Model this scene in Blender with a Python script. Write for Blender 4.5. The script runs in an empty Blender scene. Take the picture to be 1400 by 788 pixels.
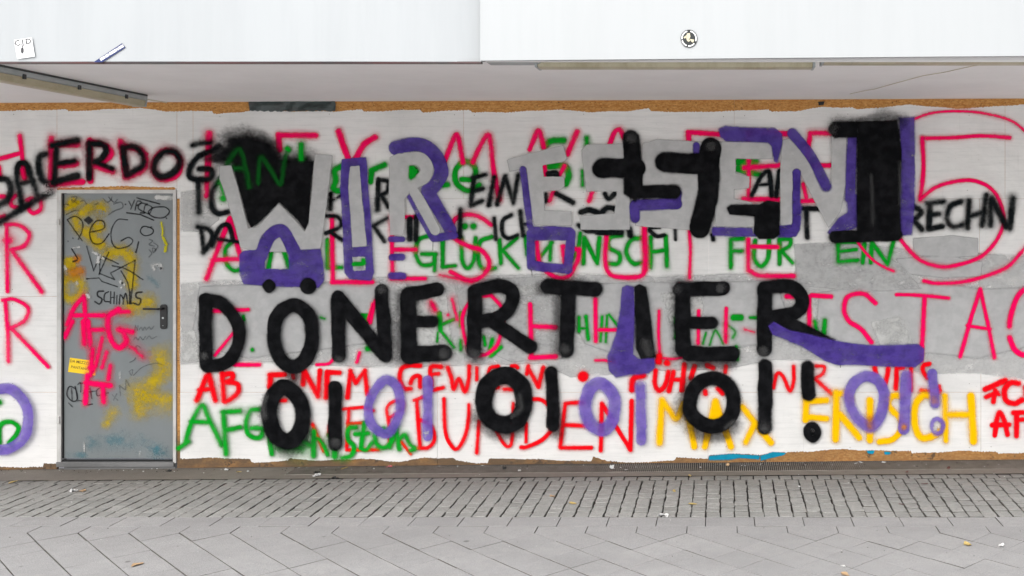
import bpy, math, random
import numpy as np
random.seed(7); rng = np.random.RandomState(5)
S = bpy.context.scene
# ---------------------------------------------------------------- camera
HC = 2.0; F = 1400.0; CX = 985.0; CY = 290.0; D = 8.05
cd = bpy.data.cameras.new('camera'); cam = bpy.data.objects.new('camera', cd)
S.collection.objects.link(cam); S.camera = cam
cam.location = (0, 0, HC); cam.rotation_euler = (math.radians(90), 0, 0)
cd.lens = 36; cd.sensor_width = 36; cd.shift_x = -(CX-700)/1400; cd.shift_y = -(394-CY)/1400
cd.clip_start = .05; cd.clip_end = 3000
# ---------------------------------------------------------------- light
SUN_EL = 47; SUN_AZ = 200       # from behind the camera, slightly left
w = bpy.data.worlds.new("World"); S.world = w; w.use_nodes = True
nt = w.node_tree; nt.nodes.clear()
sky = nt.nodes.new('ShaderNodeTexSky'); sky.sky_type = 'NISHITA'; sky.sun_disc = False
sky.sun_elevation = math.radians(SUN_EL); sky.sun_rotation = math.radians(SUN_AZ)
sky.dust_density = 3.0; sky.air_density = 1.0; sky.ozone_density = 1.0
hs = nt.nodes.new('ShaderNodeHueSaturation'); hs.inputs['Saturation'].default_value = .32
bg = nt.nodes.new('ShaderNodeBackground'); bg.inputs['Strength'].default_value = .15
ow = nt.nodes.new('ShaderNodeOutputWorld')
nt.links.new(sky.outputs[0], hs.inputs['Color']); nt.links.new(hs.outputs[0], bg.inputs[0]); nt.links.new(bg.outputs[0], ow.inputs[0])
ld = bpy.data.lights.new('sun', 'SUN'); ld.energy = 1.2; ld.angle = math.radians(60); ld.color = (1, .97, .93)
sun = bpy.data.objects.new('sun', ld); S.collection.objects.link(sun)
az = math.radians(SUN_AZ); el = math.radians(SUN_EL)
from mathutils import Vector
sd_ = Vector((math.sin(az)*math.cos(el), math.cos(az)*math.cos(el), math.sin(el)))
sun.rotation_euler = sd_.to_track_quat('Z', 'Y').to_euler(); sun.location = (0, -5, 8)
S.view_settings.view_transform = 'Standard'; S.view_settings.look = 'None'
S.view_settings.exposure = 0.95; S.view_settings.gamma = 1
S.cycles.transparent_max_bounces = 64; S.cycles.max_bounces = 8; S.cycles.diffuse_bounces = 5

# ---------------------------------------------------------------- helpers
ORG = {}
def obj(name, verts, faces, mat, parent=None, origin=None, kind=None, smooth=False, label=None, cat=None, group=None, attr=None):
    verts = np.asarray(verts, dtype=float)
    if origin is None: origin = (verts.min(0)+verts.max(0))/2
    origin = np.asarray(origin, dtype=float)
    me = bpy.data.meshes.new(name); me.from_pydata((verts-origin).tolist(), [], [tuple(f) for f in faces])
    if mat is not None: me.materials.append(mat)
    if smooth: me.shade_smooth()
    if attr is not None:
        a = me.attributes.new('u', 'FLOAT', 'POINT'); a.data.foreach_set('value', np.asarray(attr, dtype=np.float32))
    me.update()
    return link(name, me, parent, origin, kind, label, cat, group)
def link(name, me, parent=None, origin=(0,0,0), kind=None, label=None, cat=None, group=None):
    o = bpy.data.objects.new(name, me); S.collection.objects.link(o)
    origin = np.asarray(origin, dtype=float); ORG[o.name] = origin
    if parent is not None:
        o.parent = parent; o.location = origin-ORG[parent.name]
    else: o.location = origin
    if kind: o['kind'] = kind
    if label: o['label'] = label
    if cat: o['category'] = cat
    if group: o['group'] = group
    return o
def empty(name, origin, label=None, cat=None, parent=None, group=None, kind=None):
    return link(name, None, parent, origin, kind, label, cat, group)

class MB:
    def __init__(s): s.v = []; s.f = []; s.m = []
    def add(s, v, f):
        n = len(s.v); s.v += [tuple(p) for p in v]; s.f += [tuple(i+n for i in q) for q in f]; return s
    def box(s, a, b, bev=0):
        (x0,y0,z0),(x1,y1,z1) = a, b
        if not bev:
            v = [(x,y,z) for z in (z0,z1) for y in (y0,y1) for x in (x0,x1)]
            return s.add(v, [(0,2,3,1),(4,5,7,6),(0,1,5,4),(2,6,7,3),(0,4,6,2),(1,3,7,5)])
        pts = []
        for z,i in ((z0,bev),(z0+bev,0),(z1-bev,0),(z1,bev)):
            pts += [(x0+i,y0+i,z),(x1-i,y0+i,z),(x1-i,y1-i,z),(x0+i,y1-i,z)]
        f = [(3,2,1,0),(12,13,14,15)]
        for r in range(3):
            for k in range(4):
                f.append((r*4+k, r*4+(k+1)%4, r*4+4+(k+1)%4, r*4+4+k))
        return s.add(pts, f)
    def prism(s, prof, a, b, axis='x'):
        """profile of (u,v) extruded: axis x -> (x,u,v); axis y -> (u,y,v); axis z -> (u,v,z)"""
        def P(t,u,v): return {'x':(t,u,v),'y':(u,t,v),'z':(u,v,t)}[axis]
        n = len(prof); v = [P(a,*p) for p in prof]+[P(b,*p) for p in prof]
        f = [tuple(range(n)), tuple(range(2*n-1,n-1,-1))]+[(i,i+n,(i+1)%n+n,(i+1)%n) for i in range(n)]
        return s.add(v, f)
    def tube(s, pts, r, n=8):
        pts = [Vector(p) for p in pts]; rings = []
        for i,p in enumerate(pts):
            t = (pts[min(i+1,len(pts)-1)]-pts[max(i-1,0)]).normalized()
            a = t.orthogonal().normalized() if i == 0 else (a-t*a.dot(t)).normalized()
            b = t.cross(a)
            rings.append([tuple(p+(a*math.cos(2*math.pi*k/n)+b*math.sin(2*math.pi*k/n))*r) for k in range(n)])
        v = [q for rg in rings for q in rg]; f = [tuple(range(n-1,-1,-1)), tuple(range(len(v)-n, len(v)))]
        for i in range(len(pts)-1):
            for k in range(n): f.append((i*n+k, i*n+(k+1)%n, (i+1)*n+(k+1)%n, (i+1)*n+k))
        return s.add(v, f)
    def build(s, name, mat, parent=None, **k): return obj(name, s.v, s.f, mat, parent, **k)

def wp(px, py, off=0.0):      # a point of the wall plane
    return ((px-CX)*D/F, D-off, HC+(CY-py)*D/F)

# ---------------------------------------------------------------- materials
def newmat(name, rough=.8, spec=.3):
    m = bpy.data.materials.new(name); m.use_nodes = True
    n = m.node_tree.nodes; b = n['Principled BSDF']
    b.inputs['Roughness'].default_value = rough; b.inputs['Specular IOR Level'].default_value = spec
    return m, m.node_tree, b
class NB:
    def __init__(s, t): s.t = t; s.pos = s.n('ShaderNodeNewGeometry').outputs['Position']
    def n(s, ty, **k):
        o = s.t.nodes.new(ty)
        for a, v in k.items(): setattr(o, a, v)
        return o
    def l(s, a, b): s.t.links.new(a, b)
    def scaled(s, sc, add=None):
        m = s.n('ShaderNodeMapping'); m.inputs['Scale'].default_value = sc; s.l(add or s.pos, m.inputs[0]); return m.outputs[0]
    def noise(s, sc=(1,1,1), scale=1., det=3., rough=.55, dist=0., vec=None):
        o = s.n('ShaderNodeTexNoise'); s.l(s.scaled(sc, vec), o.inputs['Vector'])
        o.inputs['Scale'].default_value = scale; o.inputs['Detail'].default_value = det
        o.inputs['Roughness'].default_value = rough; o.inputs['Distortion'].default_value = dist
        return o.outputs[0]
    def ramp(s, src, a, b, lo=0., hi=1., smooth=True):
        o = s.n('ShaderNodeMapRange'); o.interpolation_type = 'SMOOTHSTEP' if smooth else 'LINEAR'
        s.l(src, o.inputs[0])
        for i, v in enumerate((a, b, lo, hi)): o.inputs[i+1].default_value = v
        return o.outputs[0]
    def math(s, op, a, b=None):
        o = s.n('ShaderNodeMath', operation=op)
        for i, v in enumerate((a, b)):
            if v is None: continue
            if isinstance(v, (int, float)): o.inputs[i].default_value = v
            else: s.l(v, o.inputs[i])
        return o.outputs[0]
    def mix(s, fac, a, b, mode='MIX'):
        o = s.n('ShaderNodeMix', data_type='RGBA', blend_type=mode)
        if isinstance(fac, (int, float)): o.inputs[0].default_value = fac
        else: s.l(fac, o.inputs[0])
        for i, v in ((6, a), (7, b)):
            if isinstance(v, tuple): o.inputs[i].default_value = (*v, 1) if len(v) == 3 else v
            else: s.l(v, o.inputs[i])
        return o.outputs[2]
    def bump(s, h, b, strength=.3, dist=.002):
        o = s.n('ShaderNodeBump'); o.inputs['Strength'].default_value = strength; o.inputs['Distance'].default_value = dist
        s.l(h, o.inputs['Height']); s.l(o.outputs[0], b.inputs['Normal'])

def mat_white_paint():
    m, t, b = newmat('white wall paint', .75); k = NB(t)
    cl = k.noise((1,1,1), 2.2, 5, .65)
    c = k.mix(k.ramp(cl, .35, .7), (.79,.78,.76), (.73,.72,.70))
    st = k.noise((1,1,14), 3, 4, .7)                     # roller streaks
    c = k.mix(k.ramp(st, .42, .75, 0, .5), c, (.60,.60,.58))
    c = k.mix(k.ramp(k.noise((1,1,1.6), .9, 6, .7, .8), .45, .72, 0, .45), c, (.58,.575,.56))
    dr = k.noise((30,1,1.5), 1, 3, .6)                   # runs of dirt
    c = k.mix(k.ramp(dr, .62, .8, 0, .35), c, (.45,.44,.41))
    sp = k.noise((1,1,1), 90, 2, .5)
    c = k.mix(k.ramp(sp, .72, .78, 0, .5), c, (.30,.27,.24))
    k.l(c, b.inputs['Base Color'])
    k.bump(k.math('ADD', k.noise((1,1,5), 40, 5, .7), k.noise((1,1,1), 9, 3)), b, .35, .003)
    return m
def mat_osb():
    m, t, b = newmat('chipboard', .85); k = NB(t)
    c = k.mix(k.ramp(k.noise((1,1,2.5), 34, 5, .75), .38, .66), (.46,.20,.05), (.68,.37,.12))
    c = k.mix(k.ramp(k.noise((1,1,3), 90, 3, .7), .4, .7, 0, .5), c, (.22,.09,.03))
    c = k.mix(k.ramp(k.noise((1,1,1), 75, 2), .66, .72), c, (.05,.025,.015))
    sx = k.n('ShaderNodeSeparateXYZ'); k.l(k.pos, sx.inputs[0])
    # splash dirt along the foot of the boards, worse towards the door
    foot = k.ramp(sx.outputs[2], .10, .35, 1, 0)
    along = k.ramp(sx.outputs[0], -1.6, 1.2, .92, .42)
    dirt = k.math('MULTIPLY', foot, k.math('MULTIPLY', along, k.ramp(k.noise((1,1,2), 6, 4), .2, .6, .6, 1)))
    c = k.mix(dirt, c, (.105,.075,.05))
    c = k.mix(k.math('MULTIPLY', foot, k.ramp(k.noise((1,1,1), 11, 5, .7), .56, .62, 0, .8)), c, (.06,.045,.035))
    k.l(c, b.inputs['Base Color']); k.bump(k.noise((1,1,2), 60, 4), b, .6, .004)
    return m
def mat_paint(name, col, col2=None, k_n=.7, op=1., streak=0., rough=.6, op_lo=None, dim=.35, grain=420, halo=0):
    """paint mark: attribute u (-1 outside .. 1 inside) drives coverage"""
    m, t, b = newmat(name, rough, .03); k = NB(t)
    a = k.n('ShaderNodeAttribute', attribute_name='u').outputs['Fac']
    fine = k.noise((1,1,1), grain, 1, .5); mid = k.noise((1,1,1), 34, 3, .6)
    v = k.math('ADD', a, k.math('MULTIPLY', k.math('SUBTRACT', fine, .5), k_n*1.5))
    v = k.math('ADD', v, k.math('MULTIPLY', k.math('SUBTRACT', mid, .5), k_n*1.2))
    al = k.ramp(v, -1, 1, 0, op)
    if halo:      # fine mist that settles beside the sprayed line
        m['halo'] = 1
        al = k.math('MAXIMUM', al, k.ramp(v, -2.1, .4, 0, halo))
    if op_lo is not None:
        cov = k.noise((1,1,1), 9, 4, .65, .25)
        if streak: cov = k.math('ADD', k.math('MULTIPLY', cov, 1-streak), k.math('MULTIPLY', k.noise((2.2,1,7), 3, 5, .7, .2), streak))
        al = k.math('MULTIPLY', al, k.ramp(cov, .32, .60, op_lo, 1))
    if k_n < .5:   # roller: scratches and misses where the board is rough
        al = k.math('MULTIPLY', al, k.ramp(k.noise((1,1,9), 26, 4, .75), .24, .34, .35, 1))
    c = k.mix(k.ramp(k.noise((1,1,1), 14, 4, .6), .35, .7, 0, dim), col, col2 or tuple(x*.55 for x in col))
    k.l(c, b.inputs['Base Color']); k.l(al, b.inputs['Alpha'])
    k.bump(k.math('ADD', k.noise((1,1,5), 40, 5, .7), fine), b, .3, .002)
    return m
def mat_simple(name, col, col2=None, rough=.6, scale=20, amt=.5, metal=0, spec=.4, sc=(1,1,1), bump=.15, speck=None):
    m, t, b = newmat(name, rough, spec); k = NB(t)
    c = k.mix(k.ramp(k.noise(sc, scale, 5, .65), .35, .7, 0, amt), col, col2 or tuple(x*.5 for x in col))
    if speck: c = k.mix(k.ramp(k.noise((1,1,1), speck[0], 2), speck[1], speck[1]+.05), c, speck[2])
    k.l(c, b.inputs['Base Color']); b.inputs['Metallic'].default_value = metal
    if bump: k.bump(k.noise(sc, scale*3, 4), b, bump, .003)
    return m
def mat_stone(name, c1, c2, c3, scale, spots=False):
    m, t, b = newmat(name, .85, .3); k = NB(t)
    oi = k.n('ShaderNodeObjectInfo').outputs['Random']
    c = k.mix(oi, c1, c2)
    c = k.mix(k.ramp(k.noise((1,1,1), scale, 5, .7), .35, .7, 0, .6), c, c3)
    gr = k.noise((1,1,1), 170, 3, .75)
    c = k.mix(k.ramp(gr, .38, .66, .0, .55), c, tuple(x*.45 for x in c1))
    c = k.mix(k.ramp(k.noise((1,1,1), 230, 2, .7), .58, .7, 0, .45), c, tuple(min(.7, x*1.7) for x in c1))
    big = k.noise((.5,1,1), 1.6, 4, .6); c = k.mix(k.ramp(big, .4, .7, 0, .35), c, tuple(x*.6 for x in c1))
    if spots:
        v = k.n('ShaderNodeTexVoronoi'); v.inputs['Scale'].default_value = 3.3; k.l(k.scaled((1,1.0,0)), v.inputs['Vector'])
        c = k.mix(k.math('MULTIPLY', k.ramp(v.outputs['Distance'], .035, .075, .65, 0), k.ramp(k.noise((1,1,1), 2.5, 1), .45, .5)), c, (.07,.068,.065))
    sx = k.n('ShaderNodeSeparateXYZ'); k.l(k.pos, sx.inputs[0])
    # stone gets darker and browner towards the foot of the wall
    d = k.ramp(sx.outputs[1], 7.0, 7.9, 0, .5); c = k.mix(d, c, (.10,.088,.072))
    k.l(c, b.inputs['Base Color']); k.bump(k.math('ADD', gr, k.noise((1,1,1), 50, 4)), b, .5, .004)
    return m
M = dict(
 white=mat_white_paint(), osb=mat_osb(),
 grey=mat_paint('grey roller paint', (.45,.45,.447), (.52,.52,.515), .35, .98, op_lo=.90, streak=.4, dim=.8),
 greyl=mat_paint('light grey roller paint', (.49,.49,.485), (.57,.57,.56), .48, .80, streak=.3, op_lo=.35, dim=.8),
 pink=mat_paint('pink spray paint', (.93,.002,.115), (.88,.002,.075), .7, 1., dim=.6, halo=.30),
 pinkd=mat_paint('dried pink shadow spray', (.85,.004,.10), (.70,.004,.06), .8, 1., halo=.25),
 red=mat_paint('red spray paint', (.86,.002,.008), (.68,.002,.008), .7, 1., halo=.28),
 green=mat_paint('green spray paint', (.002,.34,.018), (.001,.22,.012), .7, 1., op_lo=.93, dim=.7, halo=.28),
 greend=mat_paint('faded green spray paint', (.004,.10,.012), (.003,.06,.008), .9, .8),
 yellow=mat_paint('yellow spray paint', (.92,.52,.001), (.86,.42,.001), .7, 1., halo=.30),
 black=mat_paint('black spray paint', (.003,.0033,.004), (.015,.015,.017), .8, 1., op_lo=.99, rough=.5, dim=.6, halo=.22),
 blackt=mat_paint('thin black spray paint', (.004,.006,.007), (.011,.014,.016), .9, 1., op_lo=.9, halo=.3),
 smoke=mat_paint('black overspray', (.012,.012,.014), None, 1.3, .62, op_lo=.7, grain=260),
 sheen_dry=mat_paint('grey sheen and dry blotch', (.10,.10,.10), (.05,.05,.05), 1.2, .55, op_lo=.5, streak=.5),  # grey sheen of stroke ends and dry roller marks, both painted on
 purple=mat_paint('purple roller paint', (.085,.050,.30), (.050,.028,.21), .5, .95, op_lo=.72, streak=.5, dim=1.),
 lilac=mat_paint('thin lilac roller paint', (.17,.105,.47), (.10,.06,.36), .6, .88, op_lo=.72, streak=.5, dim=.9),
 blue=mat_paint('turquoise paint', (.01,.27,.42), None, .6, .95),
 marker=mat_paint('marker ink', (.02,.02,.023), None, .4, .78, grain=200),
 markerd=mat_paint('faint marker ink', (.04,.04,.045), None, .4, .5, grain=200),
 ochre=mat_paint('ochre overspray', (.60,.43,.006), None, 1.2, .85, op_lo=.8, grain=300),
 orange=mat_paint('orange overspray', (.62,.22,.012), None, 1.3, .7, op_lo=.7, grain=300),
 lemon=mat_paint('lemon paint drip', (.55,.50,.01), None, .8, .8),
 teal=mat_paint('turquoise splashes', (.05,.24,.30), None, 2.2, .38, op_lo=.1, grain=120),
 rub=mat_paint('white residue', (.62,.62,.60), None, 1.4, .9, op_lo=.3, grain=150),
 steel=mat_simple('grey door paint', (.185,.205,.210), (.150,.165,.168), .42, 3, .6, spec=.5, sc=(1,1,.5), bump=.05),
 frame=mat_simple('pale frame paint', (.55,.54,.52), (.36,.35,.33), .5, 9, .5),
 sill=mat_simple('scuffed zinc sill', (.22,.22,.22), (.10,.10,.10), .45, 12, .6, metal=.3, sc=(.3,1,1)),
 plast=mat_simple('black plastic', (.012,.012,.013), None, .35, 30, .3),
 fascia2=mat_simple('white coated sheet, cleaner', (.395,.41,.415), (.375,.39,.395), .38, 1.8, .6, spec=.5, sc=(6,1,.5), bump=.03, speck=(9, .765, (.20,.20,.20))),  # right panel sheet, slightly lighter than the left one
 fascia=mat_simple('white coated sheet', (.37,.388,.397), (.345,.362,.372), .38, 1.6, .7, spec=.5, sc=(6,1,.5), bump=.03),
 lip=mat_simple('dark seal strip', (.06,.055,.055), (.12,.03,.03), .6, 3, .6),
 ceil=mat_simple('ceiling paint', (.84,.82,.81), (.78,.76,.75), .8, 2.2, .7, bump=.05),
 alu=mat_simple('dull aluminium', (.42,.45,.45), (.28,.31,.31), .45, 5, .7, metal=.2, sc=(1,1,4)),
 alud=mat_simple('dark gasket', (.05,.055,.055), None, .5, 8, .5),
 diff=mat_simple('yellowed diffuser', (.47,.43,.30), (.32,.28,.17), .35, 6, .8, spec=.5, sc=(2,.5,1)),
 sett=mat_stone('granite sett', (.31,.312,.295), (.40,.40,.38), (.24,.243,.235), 22),
 slab=mat_stone('concrete slab', (.335,.334,.333), (.375,.373,.37), (.30,.299,.298), 12, True),
 flank=mat_simple('soiled shaded flank', (.15,.142,.13), (.08,.075,.068), .95, 60, .9),  # joint soil, with the shade of the gaps mixed into the colour
 joint=mat_simple('joint sand', (.035,.031,.027), (.012,.010,.009), .95, 60, .9, bump=.5),
 strip=mat_stone('grimy concrete strip', (.30,.27,.235), (.30,.27,.235), (.21,.19,.16), 9),
 iron=mat_simple('grimy iron', (.27,.245,.215), (.15,.13,.11), .7, 12, .7, metal=0),
 dark=mat_simple('drain soil', (.03,.027,.022), None, .95, 40, .5),
 bounce_paving=mat_simple('plaza paving paled for bounce', (.58,.575,.57), (.52,.515,.51), .9, 2, .7),  # unseen paving, made paler than the slabs to bounce light upwards
 film=mat_simple('torn dark film', (.035,.055,.052), (.015,.018,.018), .35, 12, .9, sc=(1,1,4), spec=.6),
 paper=mat_simple('white paper', (.60,.60,.59), (.42,.42,.42), .8, 60, .5),
 yleaf=mat_simple('yellow leaf', (.50,.38,.14), (.36,.25,.09), .6, 80, .7),
 oleaf=mat_simple('tan leaf', (.48,.33,.19), (.32,.20,.11), .6, 80, .7),
 rleaf=mat_simple('dark red leaf', (.12,.03,.025), (.05,.02,.015), .6, 80, .7),
 redsc=mat_simple('red wrapper', (.45,.02,.03), (.6,.5,.5), .4, 90, .6),
 blk=mat_simple('black scrap', (.012,.012,.012), None, .5, 40, .5),
 stblue=mat_simple('dark blue print', (.012,.025,.12), None, .4, 30, .2, bump=0),
 stblack=mat_simple('black print', (.015,.018,.018), (.03,.035,.035), .4, 30, .4, bump=0),
 cream=mat_simple('cream print', (.62,.56,.40), None, .4, 200, .5, bump=0),
 stwhite=mat_simple('sticker white', (.88,.88,.88), (.80,.80,.80), .4, 40, .5, bump=0),
 greyink=mat_simple('grey print', (.05,.05,.055), None, .5, 100, .4, bump=0),
 styellow=mat_simple('yellow sticker', (.90,.62,.01), (.80,.50,.01), .4, 20, .5, bump=0),
 brownink=mat_simple('brown print', (.18,.09,.01), None, .5, 100, .4, bump=0),
 cable=mat_simple('old cable', (.60,.55,.42), (.45,.40,.30), .6, 60, .7),
)
# ---------------------------------------------------------------- marks: fields of distance to strokes
CROP = {'A':(0,0,.3299),'B':(350,0,.3299),'C':(700,0,.3299),'D':(1050,0,.3299),'E':(0,240,.2666),'F':(250,170,.3173),
 'G':(450,170,.3173),'H':(650,170,.3173),'I':(850,150,.3173),'J':(1050,140,.3299),'K':(0,430,.2918),'L':(240,370,.3553),
 'M':(480,370,.3553),'N':(720,370,.3553),'O':(960,370,.3556),'P':(1140,370,.3552),'Q':(0,170,.19025),'R':(150,170,.19025),
 'T':(75,255,.2411),'U':(75,440,.2537),'V':(240,480,.2032),'W':(400,480,.2032),'X':(560,480,.2032),'Y':(860,480,.2032),
 'Z':(1040,480,.2032),'a':(1220,480,.2032),'b':(560,400,.1523),'c':(780,400,.2643),'d':(320,120,.1522),'0':(0,0,1.)}
def catmull(p, closed=False, n=7):
    p = np.asarray(p, float)
    if len(p) < 3: return p
    if closed:
        if np.allclose(p[0], p[-1]): p = p[:-1]
        q = np.vstack([p[-1], p, p[0], p[1]])
    else: q = np.vstack([2*p[0]-p[1], p, 2*p[-1]-p[-2]])
    out = []
    for i in range(1, len(q)-2):
        for t in np.linspace(0, 1, n, endpoint=False):
            a,b,c,d = q[i-1],q[i],q[i+1],q[i+2]
            out.append(.5*((2*b)+(-a+c)*t+(2*a-5*b+4*c-d)*t*t+(-a+3*b-3*c+d)*t**3))
    out.append(q[-2]); return np.array(out)
def segdist(P, a, b):
    ab = b-a; L = (ab**2).sum(); t = np.clip(((P-a)@ab)/(L+1e-12), 0, 1)
    return np.hypot(*(P-(a+t[:,None]*ab)).T)
def wob(P, f, a=0.):
    x, y = P[:,0]*f, P[:,1]*f
    return (np.sin(x+1.7*np.sin(y*.7+a))+np.sin(y*1.3+1.3*np.sin(x*.9+a*2)+a)+np.sin((x+y)*1.9+a*3))/3
def field(strokes, P):
    u = np.full(len(P), -9.); w1 = wob(P, 17, 1.); w2 = wob(P, 9, 2.4); w3 = wob(P, 95, .5)
    for kind, r, soft, pts in strokes:
        if kind == 'P':
            d = np.full(len(P), 9.); ins = np.zeros(len(P), bool); n = len(pts)
            for i in range(n):
                a, b = pts[i], pts[(i+1)%n]; d = np.minimum(d, segdist(P, a, b))
                c = (a[1] > P[:,1]) != (b[1] > P[:,1])
                with np.errstate(divide='ignore', invalid='ignore'):
                    x = (b[0]-a[0])*(P[:,1]-a[1])/(b[1]-a[1]+1e-12)+a[0]
                ins ^= c & (P[:,0] < x)
            s = np.where(ins, d, -d)+.0022*w1+.0014*w3
        else:
            d = np.full(len(P), 9.)
            if len(pts) == 1: d = np.hypot(*(P-pts[0]).T)
            for i in range(len(pts)-1): d = np.minimum(d, segdist(P, pts[i], pts[i+1]))
            s = r*(1+.09*w1)+.0009*w3-d
        u = np.maximum(u, s/(soft*(1+.55*w2)))
    return u
def parse(txt, dsoft):
    letters = []; cur = []; crop = '0'; k = None
    def flush():
        nonlocal k
        if k:
            c = CROP[crop]; q = np.array(k[3], float).reshape(-1, 2)
            q = np.stack([(c[0]+q[:,0]*c[2]-CX)*D/F, HC+(CY-c[1]-q[:,1]*c[2])*D/F], 1)
            if k[0] == 'C': q = catmull(q)
            elif k[0] == 'O': q = catmull(q, True)
            r = k[1]*c[2]*D/F/2; cur.append((k[0], r, k[2]*D/F, q)); k = None
    for t in txt.replace(',', ' ').split():
        if t[0] == '@': flush(); crop = t[1]
        elif t == '/':
            flush()
            if cur: letters.append(cur)
            cur = []
        elif t[0] in 'LCOP':
            flush(); w_, _, s_ = t[1:].partition(':')
            k = [t[0], float(w_ or 0), float(s_ or dsoft), []]
        else: k[3].append(float(t))
    flush()
    if cur: letters.append(cur)
    return letters
LAYER = [0.0022]
def mark_mesh(name, st, mat, parent, off, surf, cell=None):
    allp = np.vstack([s[3] for s in st]); ms = max(s[2] for s in st); mr = max(s[1] for s in st)
    mn = allp.min(0)-mr*1.1-ms*4; mx = allp.max(0)+mr*1.1+ms*4
    rr = min([s[1] for s in st if s[0] != 'P'] or [.05])
    c = cell or max(.0035, min(.011, rr*.40))
    nx, nz = [int(math.ceil(v/c))+1 for v in (mx-mn)]
    gx, gz_ = np.meshgrid(mn[0]+np.arange(nx)*c, mn[1]+np.arange(nz)*c)
    P = np.stack([gx.ravel(), gz_.ravel()], 1); u = field(st, P)
    U = u.reshape(nz, nx); mxu = np.maximum.reduce([U[:-1,:-1],U[1:,:-1],U[:-1,1:],U[1:,1:]])
    jj, ii = np.nonzero(mxu > (-2.3 if mat.get('halo') else -1.25))
    if len(jj) == 0: return None
    a = jj*nx+ii; q = np.stack([a, a+1, a+nx+1, a+nx], 1)
    used, inv = np.unique(q, return_inverse=True); q = inv.reshape(-1, 4)
    P = P[used]; V = np.stack([P[:,0], np.full(len(P), surf-off), P[:,1]], 1)
    return obj(name, V, q.tolist(), mat, parent, attr=u[used])
def word(label, mat, soft, txt, parent=None, surf=D, name='painted_word', child='letter', single=None):
    """one sprayed word or mark on the boards; several pieces become sub-parts"""
    ls = parse(txt, soft); parent = parent or WALL
    if len(ls) == 1:
        o = mark_mesh(single or name, ls[0], M[mat], parent, LAYER[0], surf)
        if label: o['label'] = label
    else:
        ctr = np.vstack([s[3] for l in ls for s in l]).mean(0)
        e = empty(name, (ctr[0], surf-LAYER[0], ctr[1]), label, None, parent)
        for i, l in enumerate(ls): mark_mesh(child, l, M[mat], e, LAYER[0]+(i%3)*.00012, surf)
    LAYER[0] += .0004

# ---------------------------------------------------------------- the wall of boards
WALL = empty('boarded_shop_wall', wp(640, 640), 'long wall of white painted chipboard panels covered in layers of colourful graffiti lettering', 'wall')
X0, X1 = -420, 1900
def base_py(x): return 643-14*x/1400.
TOPE = [(-420,151),(0,152),(90,150),(94,152.5),(145,150),(190,148),(228,152.5),(290,152),(292,156),(330,154),(350,150),(379,150),(381,152.5),(459,152.5),(495,150),(497,153),(575,150),(578,154),(640,150),(647,154),(700,153.5),(760,150),(809,153.5),(858,152),(888,148),(889,152.5),(947,153.5),(997,152),(1050,150),(1056,153.5),(1090,152),(1122,147),(1165,147),(1172,150),(1245,143.5),(1307,149),(1347,147),(1367,145),(1400,143.5),(1900,145)]
BOTE = [(-420,640),(0,638.6),(59,639),(60,634),(76,634),(247,627),(300,626),(341,628),(345,633),(394,630),(396,627),(440,630),(495,627),(546,632),(580,626),(621,626.5),(623,630),(651,633),(667,633),(668,627),(720,627.6),(809,631),(811,624),(830,630),(855,633),(922,630),(925,625),(968,628),(970,623),(1002,620),(1039,622.6),(1056,618),(1075,619),(1101,617.7),(1154,614),(1182,616),(1245,616.5),(1246,620),(1321,616.5),(1363,618),(1365,621),(1400,619),(1900,618)]
tx, ty = zip(*TOPE); bx, by = zip(*BOTE)
def jag(x, s): return .9*math.sin(x*1.9+s)*math.sin(x*.37+s*2)+rng.uniform(-.8, .8)+.6*math.sin(x*.11+s)
ROWS = [(128, 272, [264,634,1004,1374]), (272, 405.5, [-142,228,599,969,1339,1710]), (405.5, 536.5, [-140,230,598,968,1341,1711]), (536.5, 660, [-140,230,598,968,1341,1711])]
DX0, DX1, DY0 = 78, 242, 258
def board(x0, x1, y0, y1, brown_l=0, brown_t=0, brown_r=0):
    g = .11
    if y1 > 650:                       # the lowest row follows the sloping ground
        a, b = wp(x0+g, base_py(x0)-.5), wp(x1-g, base_py(x1)-.5)
    else: a, b = wp(x0+g, y1-g), wp(x1-g, y1-g)
    t0, t1 = wp(x0+g, y0+g), wp(x1-g, y0+g)
    bv = .0012; yf, yb = D, D+.022
    ring = [(a[0],a[2]),(b[0],b[2]),(t1[0],t1[2]),(t0[0],t0[2])]
    cxm = sum(p[0] for p in ring)/4; czm = sum(p[1] for p in ring)/4
    V = [(p[0]+(bv if p[0] < cxm else -bv), yf, p[1]+(bv if p[1] < czm else -bv)) for p in ring]+[(p[0], yf+bv, p[1]) for p in ring]+[(p[0], yb, p[1]) for p in ring]
    Fc = [(0,1,2,3),(11,10,9,8)]
    for r in (0, 4):
        for i in range(4): Fc.append((r+i, r+4+i, r+4+(i+1)%4, r+(i+1)%4))
    o = obj('chipboard_panel', V, Fc, M['osb'], WALL)
    # the coat of white paint on this panel, torn-edged where it stops short
    xs = np.concatenate([np.arange(x0+g+.04+brown_l, x1-g-.5, 1.6), [x1-g-.04]]); V = []; 
    if len(xs) < 2: return
    q = []; idx = []
    for x in xs:
        top = max(y0+g+.04+(brown_t+jag(x,3) if brown_t else 0), np.interp(x, tx, ty)+jag(x, 1)*.6)
        bot = min((y1-g-.04) if y1 < 650 else 999, np.interp(x, bx, by)+jag(x, 5)*.7)
        ex = 0
        if brown_l and x == xs[0]: ex = rng.uniform(-.6, .6)
        V += [wp(x+ex, top, .0012), wp(x+ex, (top+bot)/2, .0012), wp(x+ex, bot, .0012)]
    n = len(xs)
    for i in range(n-1):
        for r in (0, 1): q.append((i*3+r, i*3+r+1, i*3+r+4, i*3+r+3))
    obj('paint_coat', V, q, M['white'], o)
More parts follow.
